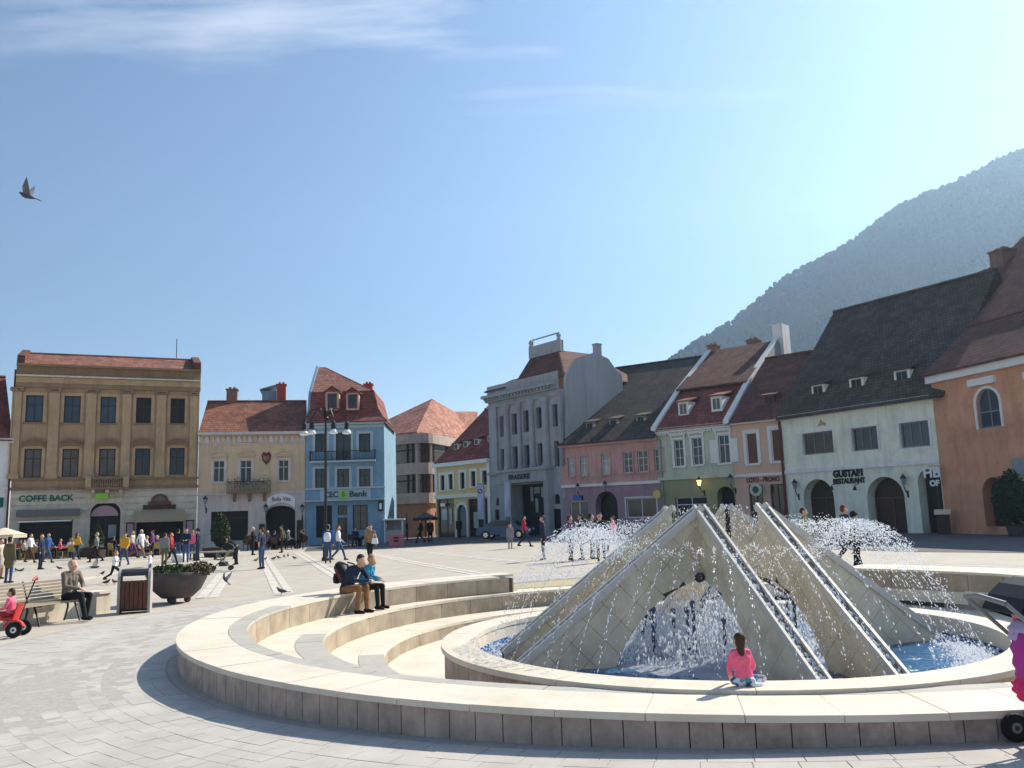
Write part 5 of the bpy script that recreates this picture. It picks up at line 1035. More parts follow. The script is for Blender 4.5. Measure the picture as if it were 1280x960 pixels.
# pink box and stall at the mouth of the side street
p = gp(496, 682.5); o = empty('vending_box', p, R(6), 'pink box counter at the edge of the side street', 'box'); mb = MB(); mb.box(-.5,.5,-.4,.4,0,.75); mb.build('box_body', 'pinkbox', o); mb = MB(); mb.box(-.54,.54,-.44,.44,.752,.80); mb.build('box_top', 'fan_pink', o)
for k in (0,1): mb = MB(); mb.box(-.2,.15,-.42,-.401,.3+.2*k,.42+.2*k); mb.build('box_slot', 'black', o)
p = gp(494, 678); o = empty('market_stall', p, R(4), 'small grey stall with white flat roof behind the pink box', 'stall')
for x, y in ((-.75,-.6),(.6,-.6),(-.75,.6),(.6,.6)): mb = MB(); mb.box(x-.04,x+.04,y-.04,y+.04,0,1.75); mb.build('post', 'white', o)
mb = MB(); mb.box(-.72,.58,-.55,.55,.05,.95); mb.build('counter', 'stall', o); mb = MB(); mb.box(-.9,.8,-.8,.8,1.75,1.85); mb.build('roof', 'white', o); mb = MB(); mb.box(-.7,.3,.5,.54,.96,1.74); mb.build('back_panel', 'concrete', o)
def parasol(px, py, h, r, m, label):
    p = gp(px, py); o = empty('parasol', p, random.random(), label, 'parasol'); mb = MB(); mb.tube([(0,0,0),(0,0,h+.25)], .035, 8); mb.lathe([(.3,0),(.3,.06),(.05,.1)], 12); mb.build('pole', 'wood_brown', o)
    mb = MB(); n = 8; top = Vector((0,0,h+.2))
    for k in range(n):
        a, b = 2*PI*k/n, 2*PI*(k+1)/n; p0, p1 = Vector((r*math.cos(a),r*math.sin(a),h-.25)), Vector((r*math.cos(b),r*math.sin(b),h-.25)); mb.ext([top, p0, p1], (0,0,-.03)); mb.ext([p0, p1, p1-Vector((0,0,.2)), p0-Vector((0,0,.2))], (p0+p1)*-.004*Vector((1,1,0)).length)
    mb.build('canopy', m, o)
parasol(3, 703, 1.95, 1.35, 'cream_cloth', 'beige parasol at the left end of the cafe terrace'); parasol(532, 676, 2.1, 1.0, 'iron', 'dark parasol before the corner block shopfronts')
# parked car in the shade
def car(px, py, rz, label):
    p = gp(px, py); o = empty('parked_car', p, rz, label, 'car'); pr = [(-2.05,.35),(-2.1,.62),(-1.95,.85),(-1.25,.92),(-.75,1.36),(.75,1.42),(1.45,.98),(1.95,.86),(2.08,.6),(2.05,.32)]
    mb = MB(); mb.ext([(x,-.82,z) for x, z in pr], (0,1.64,0)); b = mb.build('body', 'carblue', o, fix=True)
    for s in (-1, 1):
        mb = MB(); mb.ext([(x, s*.822, z) for x, z in ((-1.1,.95),(-.7,1.29),(.7,1.34),(1.25,.98))], (0,s*.008,0)); mb.build('side_window', 'glass', b)
        for x in (-1.25, 1.3):
            mb = MB(); RX = Matrix.Rotation(PI/2, 3, 'X'); mb.lathe([(.2,-.1),(.31,-.1),(.33,-.05),(.33,.05),(.31,.1),(.2,.1)], 18, (x,s*.78,.33), M=RX); w = mb.build('wheel', 'rubber', o); mb = MB(); mb.lathe([(.19,-.115),(.19,.115)], 14, (x,s*.78,.33), M=RX); mb.build('rim', 'chrome', w)
    for s in (-1,1): mb = MB(); mb.box(-2.11,-2.0,s*.6-.15,s*.6+.15,.62,.74); mb.build('headlight', 'lamp_glass', b)
    mb = MB(); mb.ext([(-1.22,-.7,.94),(-1.22,.7,.94),(-.78,.62,1.33),(-.78,-.62,1.33)], (-.02,0,.02)); mb.build('windscreen', 'glass', b)
car(632, 673.5, R(165), 'dark blue car parked before the grey hall portal')
# cafe terrace: tables and chairs
def chair_proto(m, label, group):
    o = empty('cafe_chair', (0,0,0), 0, label, 'chair', group); mb = MB(); mb.box(-.22,.22,-.22,.22,.43,.47); mb.build('seat', m, o); mb = MB(); mb.ext([(-.22,.2,.5),(.22,.2,.5),(.2,.27,.88),(-.2,.27,.88)], (0,.03,0)); mb.build('backrest', m, o)
    for x in (-.19,.19):
        for y in (-.19,.2): mb = MB(); mb.box(x-.018,x+.018,y-.018,y+.018,0,.428); mb.build('leg', m, o)
    return o
def table_proto(m, label, group):
    o = empty('cafe_table', (0,0,0), 0, label, 'table', group); mb = MB(); mb.lathe([(.38,.71),(.4,.725),(.38,.74)], 18); mb.build('table_top', m, o); mb = MB(); mb.lathe([(.03,.03),(.03,.708)], 8); mb.build('leg', 'iron', o); mb = MB(); mb.lathe([(.24,0),(.22,.028)], 14); mb.build('base', 'iron', o); return o
def spread(pr, pts):
    for i, (p, rz) in enumerate(pts): c = pr if i == 0 else copy_tree(pr); c.location = p; c.rotation_euler = (0,0,rz)
T1 = [(18,700),(42,699),(70,698),(88,697.5),(150,695),(196,694)]; T2 = [(318,688),(344,687),(372,686),(448,683)]
spread(table_proto('cream_cloth', 'round pale cafe table on the terrace of the ochre palace', 'tables of the palace cafe'), [(gp(*p), 0) for p in T1])
spread(table_proto('wood_dark', 'round dark cafe table on the terrace of beige house and bank', 'tables of the gateway cafe'), [(gp(*p), 0) for p in T2])
def around(T, k, r=.62):
    out = []
    for i, p in enumerate(T):
        c = gp(*p)
        for j in range(k): a = 2*PI*j/k+i*.7; out.append((c+Vector((r*math.cos(a), r*math.sin(a), 0)), a-PI/2))
    return out
CH1, CH2 = around(T1, 4), around(T2, 3)
spread(chair_proto('yellow_paint', 'olive yellow cafe chair on the terrace of the ochre palace', 'chairs of the palace cafe'), CH1)
spread(chair_proto('wood_dark', 'dark cafe chair on the terrace of beige house and bank', 'chairs of the gateway cafe'), CH2)
for i, (a, b) in enumerate(((98,142), (150,172))):
    p, q = gp(a, 697), gp(b, 695.5); L_ = (q-p).length; o = empty('hedge_trough', p, math.atan2(q.y-p.y, q.x-p.x), ('long brown hedge trough before the palace door', 'short brown hedge trough right of the palace door')[i], 'planter'); mb = MB(); mb.box(0,L_,-.2,.2,0,.4); mb.build('trough', 'wood_dark', o); mb = MB(); leaves(mb, (L_/2,0,.5), (L_/2,.25,.22), int(500*L_), .05, m=0); tag(mb.build('foliage', ['hedge'], o), kind='stuff')
p = gp(1271, 671); o = empty('climbing_plant', p, 0, 'tall green potted shrub beside the orange hall doorway', 'plant'); mb = MB(); mb.lathe([(.3,0),(.4,.5),(.36,.52),(.05,.5)], 14); mb.build('pot', 'bowl', o); mb = MB(); core(mb, (0,0,1.7), (.7,.7,1.25), 'egg', 0); leaves(mb, (0,0,1.7), (.85,.85,1.4), 2000, .09, 'egg'); mb.build('foliage', 'leaf_dark', o)
p = gp(1181, 668); o = empty('menu_stand', p, R(-30), 'dark menu stand with pale sloped top before the restaurant side arch', 'menu stand'); mb = MB(); mb.box(-.3,.3,-.2,.2,0,1.0); mb.build('stand', 'wood_dark', o); mb = MB(); mb.ext([(-.38,-.3,1.02),(.38,-.3,1.02),(.38,.25,1.25),(-.38,.25,1.25)], (0,0,.03)); mb.build('menu_top', 'cream_cloth', o)

# ================================================================== PEOPLE
PAL = {}
def cloth(c, rough=.9):
    k = tuple(round(x, 3) for x in c)
    if k not in PAL: PAL[k] = mat('cloth_%d' % len(PAL), c, rough, .22, 9, .016, 11)
    return PAL[k]
SKIN = (.52,.31,.22)
C_ = dict(navy=(.018,.028,.06), blue=(.03,.09,.26), jeans=(.05,.085,.17), black=(.012,.012,.014), brown=(.10,.055,.03), tan=(.30,.17,.085), olive=(.13,.11,.05), yellow=(.68,.34,.03), white=(.72,.72,.74), red=(.42,.03,.04), pink=(.85,.14,.25), grey=(.22,.22,.22), green=(.16,.19,.06), cream=(.56,.48,.38), purple=(.16,.05,.17), teal=(.03,.25,.42), khaki=(.26,.13,.06), greyjk=(.17,.135,.105), floral=(.35,.42,.5))
HAIRS = dict(dark=(.014,.010,.008), brown=(.05,.026,.014), grey=(.42,.40,.38), white=(.68,.65,.62), blond=(.36,.22,.09), red=(.12,.035,.015))
PENDING = []
def V3(*a): return Vector(a)
def base_pose():
    return dict(pel=V3(0,0,.93), ch=V3(0,0,1.30), nk=V3(0,.0,1.46), hd=V3(0,-.015,1.585), face=V3(0,-1,0),
        hL=V3(.09,0,.90), kL=V3(.10,-.02,.49), aL=V3(.10,.01,.085), hR=V3(-.09,0,.90), kR=V3(-.10,-.02,.49), aR=V3(-.10,.01,.085),
        sL=V3(.18,0,1.395), eL=V3(.23,.02,1.12), wL=V3(.23,-.05,.87), sR=V3(-.18,0,1.395), eR=V3(-.23,.02,1.12), wR=V3(-.23,-.05,.87))
def pose(kind, seed=0):
    j = base_pose(); r = random.Random(seed); s = r.choice((-1,1)); a, b = ('L','R') if s > 0 else ('R','L'); sx_ = 1 if a == 'L' else -1
    if kind == 'walk':
        j['k'+a] = V3(.09*sx_,-.20,.52); j['a'+a] = V3(.08*sx_,-.32,.10); j['k'+b] = V3(-.09*sx_,.02,.50); j['a'+b] = V3(-.08*sx_,.34,.14)
        j['e'+a] = V3(.23*sx_,.13,1.13); j['w'+a] = V3(.24*sx_,.10,.90); j['e'+b] = V3(-.23*sx_,-.05,1.12); j['w'+b] = V3(-.22*sx_,-.24,.95)
    elif kind == 'run':
        j['k'+a] = V3(.09*sx_,-.32,.58); j['a'+a] = V3(.08*sx_,-.30,.14); j['k'+b] = V3(-.09*sx_,.12,.50); j['a'+b] = V3(-.08*sx_,.48,.28)
        j['e'+a] = V3(.24*sx_,.2,1.17); j['w'+a] = V3(.26*sx_,.05,1.02); j['e'+b] = V3(-.25*sx_,-.18,1.16); j['w'+b] = V3(-.2*sx_,-.38,1.2)
        for k in ('ch','nk','hd','sL','sR'): j[k] += V3(0,-.07,0)
    elif kind == 'akimbo':
        j['eL'] = V3(.40,.10,1.17); j['wL'] = V3(.20,-.02,.98); j['wR'] = V3(-.21,-.12,.9)
    elif kind == 'carry':
        for k, q in (('L',1),('R',-1)): j['e'+k] = V3(.24*q,-.05,1.13); j['w'+k] = V3(.10*q,-.27,1.12)
    elif kind == 'up':
        for k, q in (('L',1),('R',-1)): j['e'+k] = V3(.24*q,-.16,1.34); j['w'+k] = V3(.12*q,-.26,1.53)
    elif kind == 'bend':
        d = V3(0,-.42,-.22); j['ch'] = V3(0,-.26,1.16); j['nk'] = V3(0,-.38,1.26); j['hd'] = V3(0,-.47,1.34); j['sL'] = V3(.17,-.33,1.22); j['sR'] = V3(-.17,-.33,1.22)
        for k, q in (('L',1),('R',-1)): j['e'+k] = V3(.22*q,-.45,.98); j['w'+k] = V3(.18*q,-.62,.88)
    elif kind in ('sit', 'sitlean', 'sitturn'):
        j['pel'] = V3(0,0,.10)
        for k, q in (('L',1),('R',-1)):
            j['h'+k] = V3(.09*q,-.02,.09); j['k'+k] = V3(.12*q,-.44,.10); j['a'+k] = V3(.11*q,-.46,-.34); 
        l = {'sit':0., 'sitlean':.24, 'sitturn':.06}[kind]
        j['ch'] = V3(0,-l*.6+.03,.46); j['nk'] = V3(0,-l+.02,.62); j['hd'] = V3(0,-l*1.28,.745)
        for k, q in (('L',1),('R',-1)): j['s'+k] = V3(.18*q,-l*.9+.02,.56); j['e'+k] = V3(.24*q,-l-.07,.31); j['w'+k] = V3(.10*q,-l*.7-.30,.24)
    return j
def person(loc, rz, h, kind='stand', top='navy', pants='jeans', hair='dark', shoe='black', label='', near=False, long=False, group=None, edit=None, coat=0., tilt=0., seed=None, skirt=False, face=None, sleeves=True, bald=False, child=False, hat=None, shin=None):
    seed = len(PENDING) if seed is None else seed; j = pose(kind, seed)
    if edit: edit(j)
    s = h/1.70; P_ = []; TOP, PAN, SK, HR, SH, EX = 0, 1, 2, 3, 4, 5
    def cap(a, ra, b, rb, m): P_.append((a*s, ra*s, b*s, rb*s, m))
    hs = 1.22 if child else 1.0                                # children have larger heads
    pel, ch, nk, hd = j['pel'], j['ch'], j['nk'], j['hd']; ax = (j['sL']-j['sR']).normalized()
    for q in (-1, 1):
        cap(pel+ax*.055*q+V3(0,0,.0), .115, pel.lerp(ch,.55)+ax*.055*q, .105, TOP if True else PAN); cap(pel.lerp(ch,.5)+ax*.06*q, .105, ch+ax*.075*q, .118, TOP)
        cap(pel+ax*.06*q-V3(0,0,.02), .118, pel+ax*.07*q-V3(0,0,.06), .108, PAN)
    cap(j['sL'], .07, j['sR'], .07, TOP); cap(ch, .13, nk-V3(0,0,.05), .075, TOP)
    if coat: cap(pel+V3(0,0,.05), .16, pel-V3(0,0,coat), .185, TOP)
    cap(nk-V3(0,0,.03), .058, hd-V3(0,0,.02), .058, SK)
    f = (face or j['face']).normalized()
    cap(hd+V3(0,0,.035*hs)-f*.012, .092*hs, hd-V3(0,0,.012)+f*.012, .086*hs, SK); cap(hd-V3(0,0,.055)+f*.035, .052*hs, hd-V3(0,0,.03)+f*.03, .062*hs, SK)
    sd_ = f.cross(V3(0,0,1)).normalized()
    cap(hd+f*.098*hs, .010, hd+f*.112*hs-V3(0,0,.026), .016, SK)
    for q in (-1, 1): cap(hd+sd_*q*.09*hs-V3(0,0,.005), .014, hd+sd_*q*.092*hs+V3(0,0,.02), .018, SK)
    if not bald: cap(hd+V3(0,0,.062*hs)-f*.024, .092*hs, hd+V3(0,0,.012)-f*.048, .082*hs, HR)
    else: cap(hd+V3(0,0,.04)-f*.05, .08*hs, hd-V3(0,0,.01)-f*.055, .072*hs, HR)
    if long: cap(hd-f*.06, .085, hd-f*.085-V3(0,0,.2), .062, HR); cap(hd-f*.085-V3(0,0,.18), .062, hd-f*.09-V3(0,0,.32), .04, HR)
    if hat: cap(hd+V3(0,0,.07), .098*hs, hd+V3(0,0,.03), .101*hs, EX); cap(hd+V3(0,0,.055)+f*.06, .04, hd+V3(0,0,.045)+f*.14, .03, EX)
    for k in 'LR':
        cap(j['h'+k], .094, j['k'+k], .066, PAN); 
        if shin: mid = j['k'+k].lerp(j['a'+k], shin); cap(j['k'+k], .066, mid, .06, PAN); cap(mid, .05, j['a'+k], .04, SK)
        else: cap(j['k'+k], .066, j['a'+k]+V3(0,0,.03), .05, PAN)
        a = j['a'+k]; kn = j['k'+k]; fd = V3(0,-1,0)
        if 'toe' in j: fd = j['toe']
        cap(a+V3(0,.03,-.035)-fd*.01, .048, a+fd*.15+V3(0,0,-.048), .036, SH)
        cap(j['s'+k], .066, j['e'+k], .05, TOP); e, w = j['e'+k], j['w'+k]
        cap(e, .05, w, .036, TOP if sleeves else SK)
        hd_ = (w-e).normalized(); sw = hd_.cross(V3(0,0,1)); sw = sw.normalized() if sw.length > .1 else V3(1,0,0); up_ = sw.cross(hd_).normalized()
        cap(w+hd_*.01, .03, w+hd_*.075, .032, SK)
        if near:
            for i_, (o_, l_) in enumerate(((-.024,.062),(-.008,.074),(.008,.07),(.024,.055))):
                k0 = w+hd_*.085+sw*o_; k1 = k0+hd_*l_*.55-up_*.008; k2 = k1+hd_*l_*.4-up_*.03; cap(k0, .0105, k1, .0095, SK); cap(k1, .0095, k2, .0085, SK)
            cap(w+hd_*.03+sw*.03, .012, w+hd_*.085+sw*.052-up_*.012, .0095, SK)
        else: cap(w+hd_*.08, .028, w+hd_*.14-up_*.015, .02, SK); cap(w+hd_*.04+sw*.025, .013, w+hd_*.09+sw*.045, .011, SK)
    if skirt: cap(pel-V3(0,0,.02), .15, pel-V3(0,0,.36), .21, PAN)
    mb = MB()
    for a, ra, b, rb, m in P_:                                 # tapered capsules
        d = b-a; l = d.length; z = d.normalized() if l > 1e-6 else V3(0,0,1); pts, rs = [], []
        for t in (-1,-.7,-.35,0): pts.append(a+z*ra*t); rs.append(max(.001, ra*math.sqrt(max(0,1-t*t))))
        for t in (0,.35,.7,1): pts.append(b+z*rb*t); rs.append(max(.001, rb*math.sqrt(max(0,1-t*t))))
        if l < 1e-6: continue
        x_ = z.cross(V3(0,0,1) if abs(z.z) < .95 else V3(1,0,0)).normalized(); y_ = z.cross(x_); n = 8; vs = []; fs = []
        for p, r_ in zip(pts, rs): vs += [p+(x_*math.cos(2*PI*k/n)+y_*math.sin(2*PI*k/n))*r_ for k in range(n)]
        fs = [(i*n+k, i*n+(k+1)%n, (i+1)*n+(k+1)%n, (i+1)*n+k) for i in range(len(pts)-1) for k in range(n)]+[tuple(reversed(range(n))), tuple(range((len(pts)-1)*n, len(pts)*n))]
        mb.add(vs, fs)
    o = mb.build('person', 'white', None, loc, rz, fix=True)
    if tilt: o.rotation_euler.x = tilt
    md = o.modifiers.new('r', 'REMESH'); md.mode = 'VOXEL'; md.voxel_size = (.011 if near else .026)*max(.7, s); ms = o.modifiers.new('s', 'SMOOTH'); ms.iterations = 3 if near else 2; ms.factor = .45
    tag(o, label, 'person', group)
    mats = [cloth(C_[top]), cloth(C_[pants]), cloth(SKIN, .6), cloth(HAIRS[hair], .7), cloth(C_[shoe]), cloth(C_[hat] if hat else C_['black'])]
    PENDING.append((o, P_, mats)); return o
def finish_people():
    bpy.context.view_layer.update(); dg = bpy.context.evaluated_depsgraph_get()
    for o, P_, mats in PENDING:
        me = bpy.data.meshes.new_from_object(o.evaluated_get(dg)); o.modifiers.clear(); o.data = me; me.name = 'person'; me.materials.clear()
        for m in mats: me.materials.append(m)
        n = len(me.polygons); c = np.empty(n*3, np.float32); me.polygons.foreach_get('center', c); c = c.reshape(-1,3); best = np.full(n, 9e9); idx = np.zeros(n, int)
        for a, ra, b, rb, m in P_:
            A, B = np.array(a), np.array(b); d = B-A; t = np.clip(((c-A)@d)/max(1e-9, d@d), 0, 1); dist = np.linalg.norm(c-(A+t[:,None]*d), axis=1)-(ra+t*(rb-ra)); k = dist < best-.0005; best[k] = dist[k]; idx[k] = m
        me.polygons.foreach_set('material_index', idx.astype(np.int32)); me.polygons.foreach_set('use_smooth', [True]*n); me.update()
def face_to(dx, dy): return math.atan2(dx, -dy)                # rz for a figure that looks along (dx, dy)
LEFT, RIGHT, TOWARD, AWAY = face_to(-1,0), face_to(1,0), face_to(0,-1), face_to(0,1)
def stand(px, py, h, rz, kind='stand', **k): p = gp(px, py); return person(p, rz, h, kind, **k)
# --- near figures
sp_ = bo+Vector((wd_.x*-.30, wd_.y*-.30, 0))+Vector((WN.x*-.05, WN.y*-.05, 0))
def ed(j):
    j['kL'] = V3(.14,-.45,.10); j['aL'] = V3(.12,-.40,-.34); j['kR'] = V3(-.10,-.46,.12); j['aR'] = V3(-.09,-.58,-.33); j['wL'] = V3(.06,-.33,.26); j['wR'] = V3(-.06,-.34,.25)
person(Vector((sp_.x, sp_.y, sp_.z+.46)), face_to(.93,-.36), 1.72, 'sitturn', top='greyjk', pants='black', hair='white', label='white haired man in grey brown jacket sitting on the slatted bench', near=True, edit=ed, bald=True)
fp = gp(405, 770); seat = at_z(404, 741, ZR); d_in = (FC-seat); d_in.z = 0; d_in.normalize()
# couple on the fountain seat wall: sit on the edge, feet on the first tread
se = FC-d_in*0; ang = math.atan2(seat.y-FC.y, seat.x-FC.x); redge = rr(C1, R1, ang); sp1 = Vector((FC.x+(redge+.12)*math.cos(ang), FC.y+(redge+.12)*math.sin(ang), ZR))
def ed1(j):
    j['kL'] = V3(.13,-.43,.12); j['aL'] = V3(.13,-.44,-.335); j['kR'] = V3(-.12,-.42,.12); j['aR'] = V3(-.12,-.38,-.335); j['wL'] = V3(.02,-.62,.26); j['wR'] = V3(-.05,-.60,.27); j['eL'] = V3(.25,-.40,.28); j['eR'] = V3(-.25,-.36,.28)
    j['ch'] = V3(0,-.17,.45); j['nk'] = V3(0,-.30,.58); j['hd'] = V3(0,-.40,.67); j['sL'] = V3(.18,-.26,.53); j['sR'] = V3(-.18,-.26,.53); j['face'] = V3(0,-1,-.45)
rzc = face_to(d_in.x+.25, d_in.y-.1); person(sp1, rzc, 1.74, 'sit', top='navy', pants='khaki', hair='dark', label='man in navy top and brown trousers bent forward on the fountain seat wall', near=True, edit=ed1)
ang2 = ang-.075; re2 = rr(C1, R1, ang2); sp2 = Vector((FC.x+(re2+.10)*math.cos(ang2), FC.y+(re2+.10)*math.sin(ang2), ZR))
def ed2(j):
    j['ch'] = V3(0,-.10,.44); j['nk'] = V3(0,-.17,.59); j['hd'] = V3(.0,-.24,.70); j['sL'] = V3(.16,-.15,.54); j['sR'] = V3(-.16,-.15,.54); j['wL'] = V3(.05,-.46,.26); j['wR'] = V3(-.07,-.44,.26); j['face'] = V3(0,-1,-.4)
person(sp2, rzc, 1.62, 'sit', top='teal', pants='black', hair='blond', label='fair haired woman in turquoise jacket sitting behind the bent man', near=True, edit=ed2, long=False)
bk = empty('backpack', sp1+Vector((0,0,0)), rzc, 'bulging black backpack with red zip on the bent man', 'backpack'); mb = MB(); mb.lathe([(.03,-.27),(.14,-.25),(.19,-.15),(.2,.05),(.17,.2),(.08,.27),(.02,.28)], 14, (0,0,0), M=Matrix.Rotation(R(-32), 3, 'X')@Matrix.Diagonal((.9,.75,1.05))); b_ = mb.build('bag', 'black', bk, (0,.07,.42), smooth=True)
mb = MB(); mb.tube([(-.165,-.05,-.1),(-.172,.03,.02),(-.16,.09,.12)], .012, 5); mb.build('zip', 'red', b_); mb = MB(); mb.lathe([(.02,-.12),(.11,-.1),(.13,0),(.1,.1),(.02,.12)], 10, (0,.17,-.1), M=Matrix.Diagonal((1,.6,1))); mb.build('pocket', 'black', b_, smooth=True)
for q in (-.12,.12): mb = MB(); mb.tube([(q,-.02,.24),(q,-.2,.2),(q,-.27,.02),(q*1.2,-.15,-.16)], .018, 5); mb.build('strap', 'black', b_)
# girl on the basin edge, seen from behind
gs = at_z(936, 861, ZB)
def ed3(j):
    j['pel'] = V3(0,0,.13); j['ch'] = V3(.02,-.05,.46); j['nk'] = V3(.03,-.07,.62); j['hd'] = V3(0,-.08,.73); j['sL'] = V3(.15,-.06,.555); j['sR'] = V3(-.12,-.06,.555)
    j['kL'] = V3(.20,.02,.09); j['aL'] = V3(-.12,.12,.07); j['hL'] = V3(.09,0,.11); j['hR'] = V3(-.09,0,.11); j['kR'] = V3(-.36,-.02,.10); j['aR'] = V3(-.15,.02,.08); j['eL'] = V3(.23,-.10,.33); j['wL'] = V3(.17,-.24,.16); j['eR'] = V3(-.22,-.08,.33); j['wR'] = V3(-.18,-.2,.12); j['toe'] = V3(-1,0,0); j['face'] = V3(-.25,-1,-.25)
person(gs+Vector((0,.14,0)), face_to(-.12,1), .86, 'sit', top='pink', pants='floral', hair='brown', shoe='white', label='small girl in pink jacket and patterned trousers kneeling on the basin edge', near=True, edit=ed3, long=True, child=True)
# --- people across the square
L_ = [
 (10,729,1.74,AWAY,'stand','olive','jeans','dark','person in olive coat seen from behind at the left edge',dict(coat=.2)),
 (-1,724,1.66,RIGHT,'stand','cream','tan','brown','person in cream coat at the left edge beside the olive coat',dict(coat=.3)),
 (37,704,1.72,RIGHT,'walk','white','brown','dark','person in white and grey jacket walking before the cafe',{}),
 (50,712,1.74,RIGHT,'stand','navy','navy','brown','man in long navy coat with hands together before the cafe',dict(coat=.28)),
 (59,704,1.72,RIGHT,'walk','blue','jeans','brown','man in blue jacket beside the navy coat',{}),
 (95,700,1.66,AWAY,'walk','yellow','navy','brown','woman in yellow jacket walking by the cafe tables, back turned',dict(long=True)),
 (155,708,1.66,TOWARD,'walk','yellow','jeans','brown','woman in yellow jacket following the running child',dict(long=True)),
 (142,729,1.12,RIGHT,'run','white','black','blond','child in white shirt and black trousers running behind the litter bin',dict(child=True)),
 (187,722,.98,LEFT,'stand','white','jeans','blond','small child in white shirt and jeans behind the bowl planter',dict(child=True)),
 (165,698,1.66,RIGHT,'walk','cream','purple','blond','woman in cream top and purple skirt walking past the hedge trough',{}),
 (176,698,1.72,RIGHT,'walk','white','tan','white','tall person in white jacket and tan trousers walking past the hedge trough',dict(coat=.2)),
 (205,708,1.60,AWAY,'stand','grey','olive','brown','person in grey jacket and olive trousers standing beside the red jacket',{}),
 (213,707,1.60,RIGHT,'walk','red','black','red','woman in red jacket standing near the white seat block',{}),
 (232,703,1.76,TOWARD,'carry','navy','jeans','brown','man in navy top carrying something near the white seat block',{}),
 (240,700,1.62,AWAY,'stand','pink','jeans','blond','person in pink top between the two navy figures',{}),
 (247,701,1.74,LEFT,'stand','navy','navy','dark','man in navy jacket and dark cap beside the pale bench',dict(hat='navy')),
 (295,706,1.55,LEFT,'bend','black','black','brown','person in black bending over the pushchair',{}),
 (327,711.5,1.74,LEFT,'akimbo','navy','jeans','red','man in navy t-shirt and jeans with hand on hip',dict(sleeves=False)),
 (316,694,1.66,RIGHT,'carry','black','black','white','white haired person in black jacket beside the hand on hip man',{}),
 (410,704,1.74,AWAY,'stand','blue','jeans','dark','man in blue jacket with pale rucksack beside the street lamp',dict(hat='grey')),
 (423,701,1.68,RIGHT,'walk','white','jeans','red','woman in white top walking by the street lamp',{}),
 (463,705,1.70,TOWARD,'walk','tan','black','red','woman in tan jacket and black trousers crossing the square alone',dict(long=True)),
 (509,675,1.70,RIGHT,'stand','navy','navy','dark','dark clothed person beside the market stall in the shade',{}),
 (526,679,1.72,LEFT,'walk','black','black','dark','dark clothed person under the dark parasol, walking',{}),
 (538,679,1.74,TOWARD,'stand','black','black','brown','dark clothed person standing beside the dark parasol',dict(coat=.2)),
 (574,673,1.72,AWAY,'stand','black','black','dark','dark clothed person at the arched door of the yellow house',{}),
 (638,686,1.32,TOWARD,'stand','grey','grey','brown','child in grey standing near the grey hall portal',dict(child=True)),
 (656,684,1.70,RIGHT,'walk','red','navy','dark','person in red jacket walking toward the fountain from the grey hall',{}),
 (680,700,1.74,LEFT,'stand','navy','black','brown','dark clothed man standing left of the group behind the spray',{}),
 (714,701,1.70,RIGHT,'stand','purple','black','brown','person in purple top in the group behind the spray',{}),
 (728,700,1.72,LEFT,'stand','navy','navy','dark','person in navy in the group behind the spray',dict(coat=.2)),
 (741,699,1.72,RIGHT,'stand','grey','green','dark','person in grey top in the group behind the spray',{}),
 (752,703,1.74,TOWARD,'stand','black','black','dark','person all in black in the group behind the spray',{}),
 (768,690,1.55,LEFT,'walk','pink','purple','brown','young person in pink walking behind the spray',{}),
 (190,697,1.68,LEFT,'stand','purple','black','brown','person in purple top before the palace shop awning',{}),
 (222,697,1.70,AWAY,'stand','black','jeans','dark','person in black seen from behind near the white seat block',{}),
 (120,703,1.66,LEFT,'walk','grey','black','grey','grey haired person in grey passing the cone shaped bush',{}),
 (352,691,1.70,LEFT,'stand','brown','black','dark','person in brown before the arched gateway',{}),
 (1010,711,1.70,RIGHT,'walk','green','black','brown','woman in green jacket walking behind the right hand spray',{}),
 (1061,710,1.74,RIGHT,'walk','navy','black','red','man in navy jacket walking behind the right hand spray',{}),
 (1072,708,1.55,RIGHT,'stand','black','black','dark','dark clothed person beside the navy man behind the spray',dict(hat='black')),
]
for px, py, h, rz, kind, top, pants, hair, lab, kw in L_: stand(px, py, h, rz+random.uniform(-.3,.3), kind, top=top, pants=pants, hair=hair, label=lab, **kw)
tops = ['white','red','navy','grey','cream','purple','black','tan','blue','pink']
for i, (p, rz) in enumerate([CH1[k] for k in (0,1,3,4,6,7,9,10,12,13,14,16,17,18,20,21,22,23)]): person(p+Vector((0,0,.46)), rz, 1.66, 'sit', top=tops[i % 10], pants='black' if i % 2 else 'jeans', hair=('dark','brown','blond','grey')[i % 4], label='guest in %s top and %s trousers at the palace cafe tables' % (tops[i % 10], 'black' if i % 2 else 'blue'), group='guests at the palace cafe')
for i, (p, rz) in enumerate([CH2[k] for k in (0,1,2,3,4,5,6,7,8,9,11)]): person(p+Vector((0,0,.46)), rz, 1.68, 'sit', top=('black','navy','brown','grey')[i % 4], pants='black', hair=('dark','white','red')[i % 3], label='%s haired guest in %s top at the gateway cafe tables' % (('dark','white','red')[i % 3], ('black','navy','brown','grey')[i % 4]), group='guests at the gateway cafe')
p = gp(410, 704); o = empty('rucksack', p, 0, 'pale rucksack on the back of the man in blue', 'backpack'); mb = MB(); mb.lathe([(.03,-.22),(.15,-.2),(.17,0),(.14,.18),(.03,.22)], 12, (0,0,0), M=Matrix.Diagonal((1,.6,1))); mb.build('bag', 'white', o, (0,-.18,1.2), smooth=True); mb = MB(); mb.tube([(-.1,.05,.2),(-.12,.15,.25)], .015, 5); mb.build('strap', 'bmw_blue', o, (0,-.18,1.2))
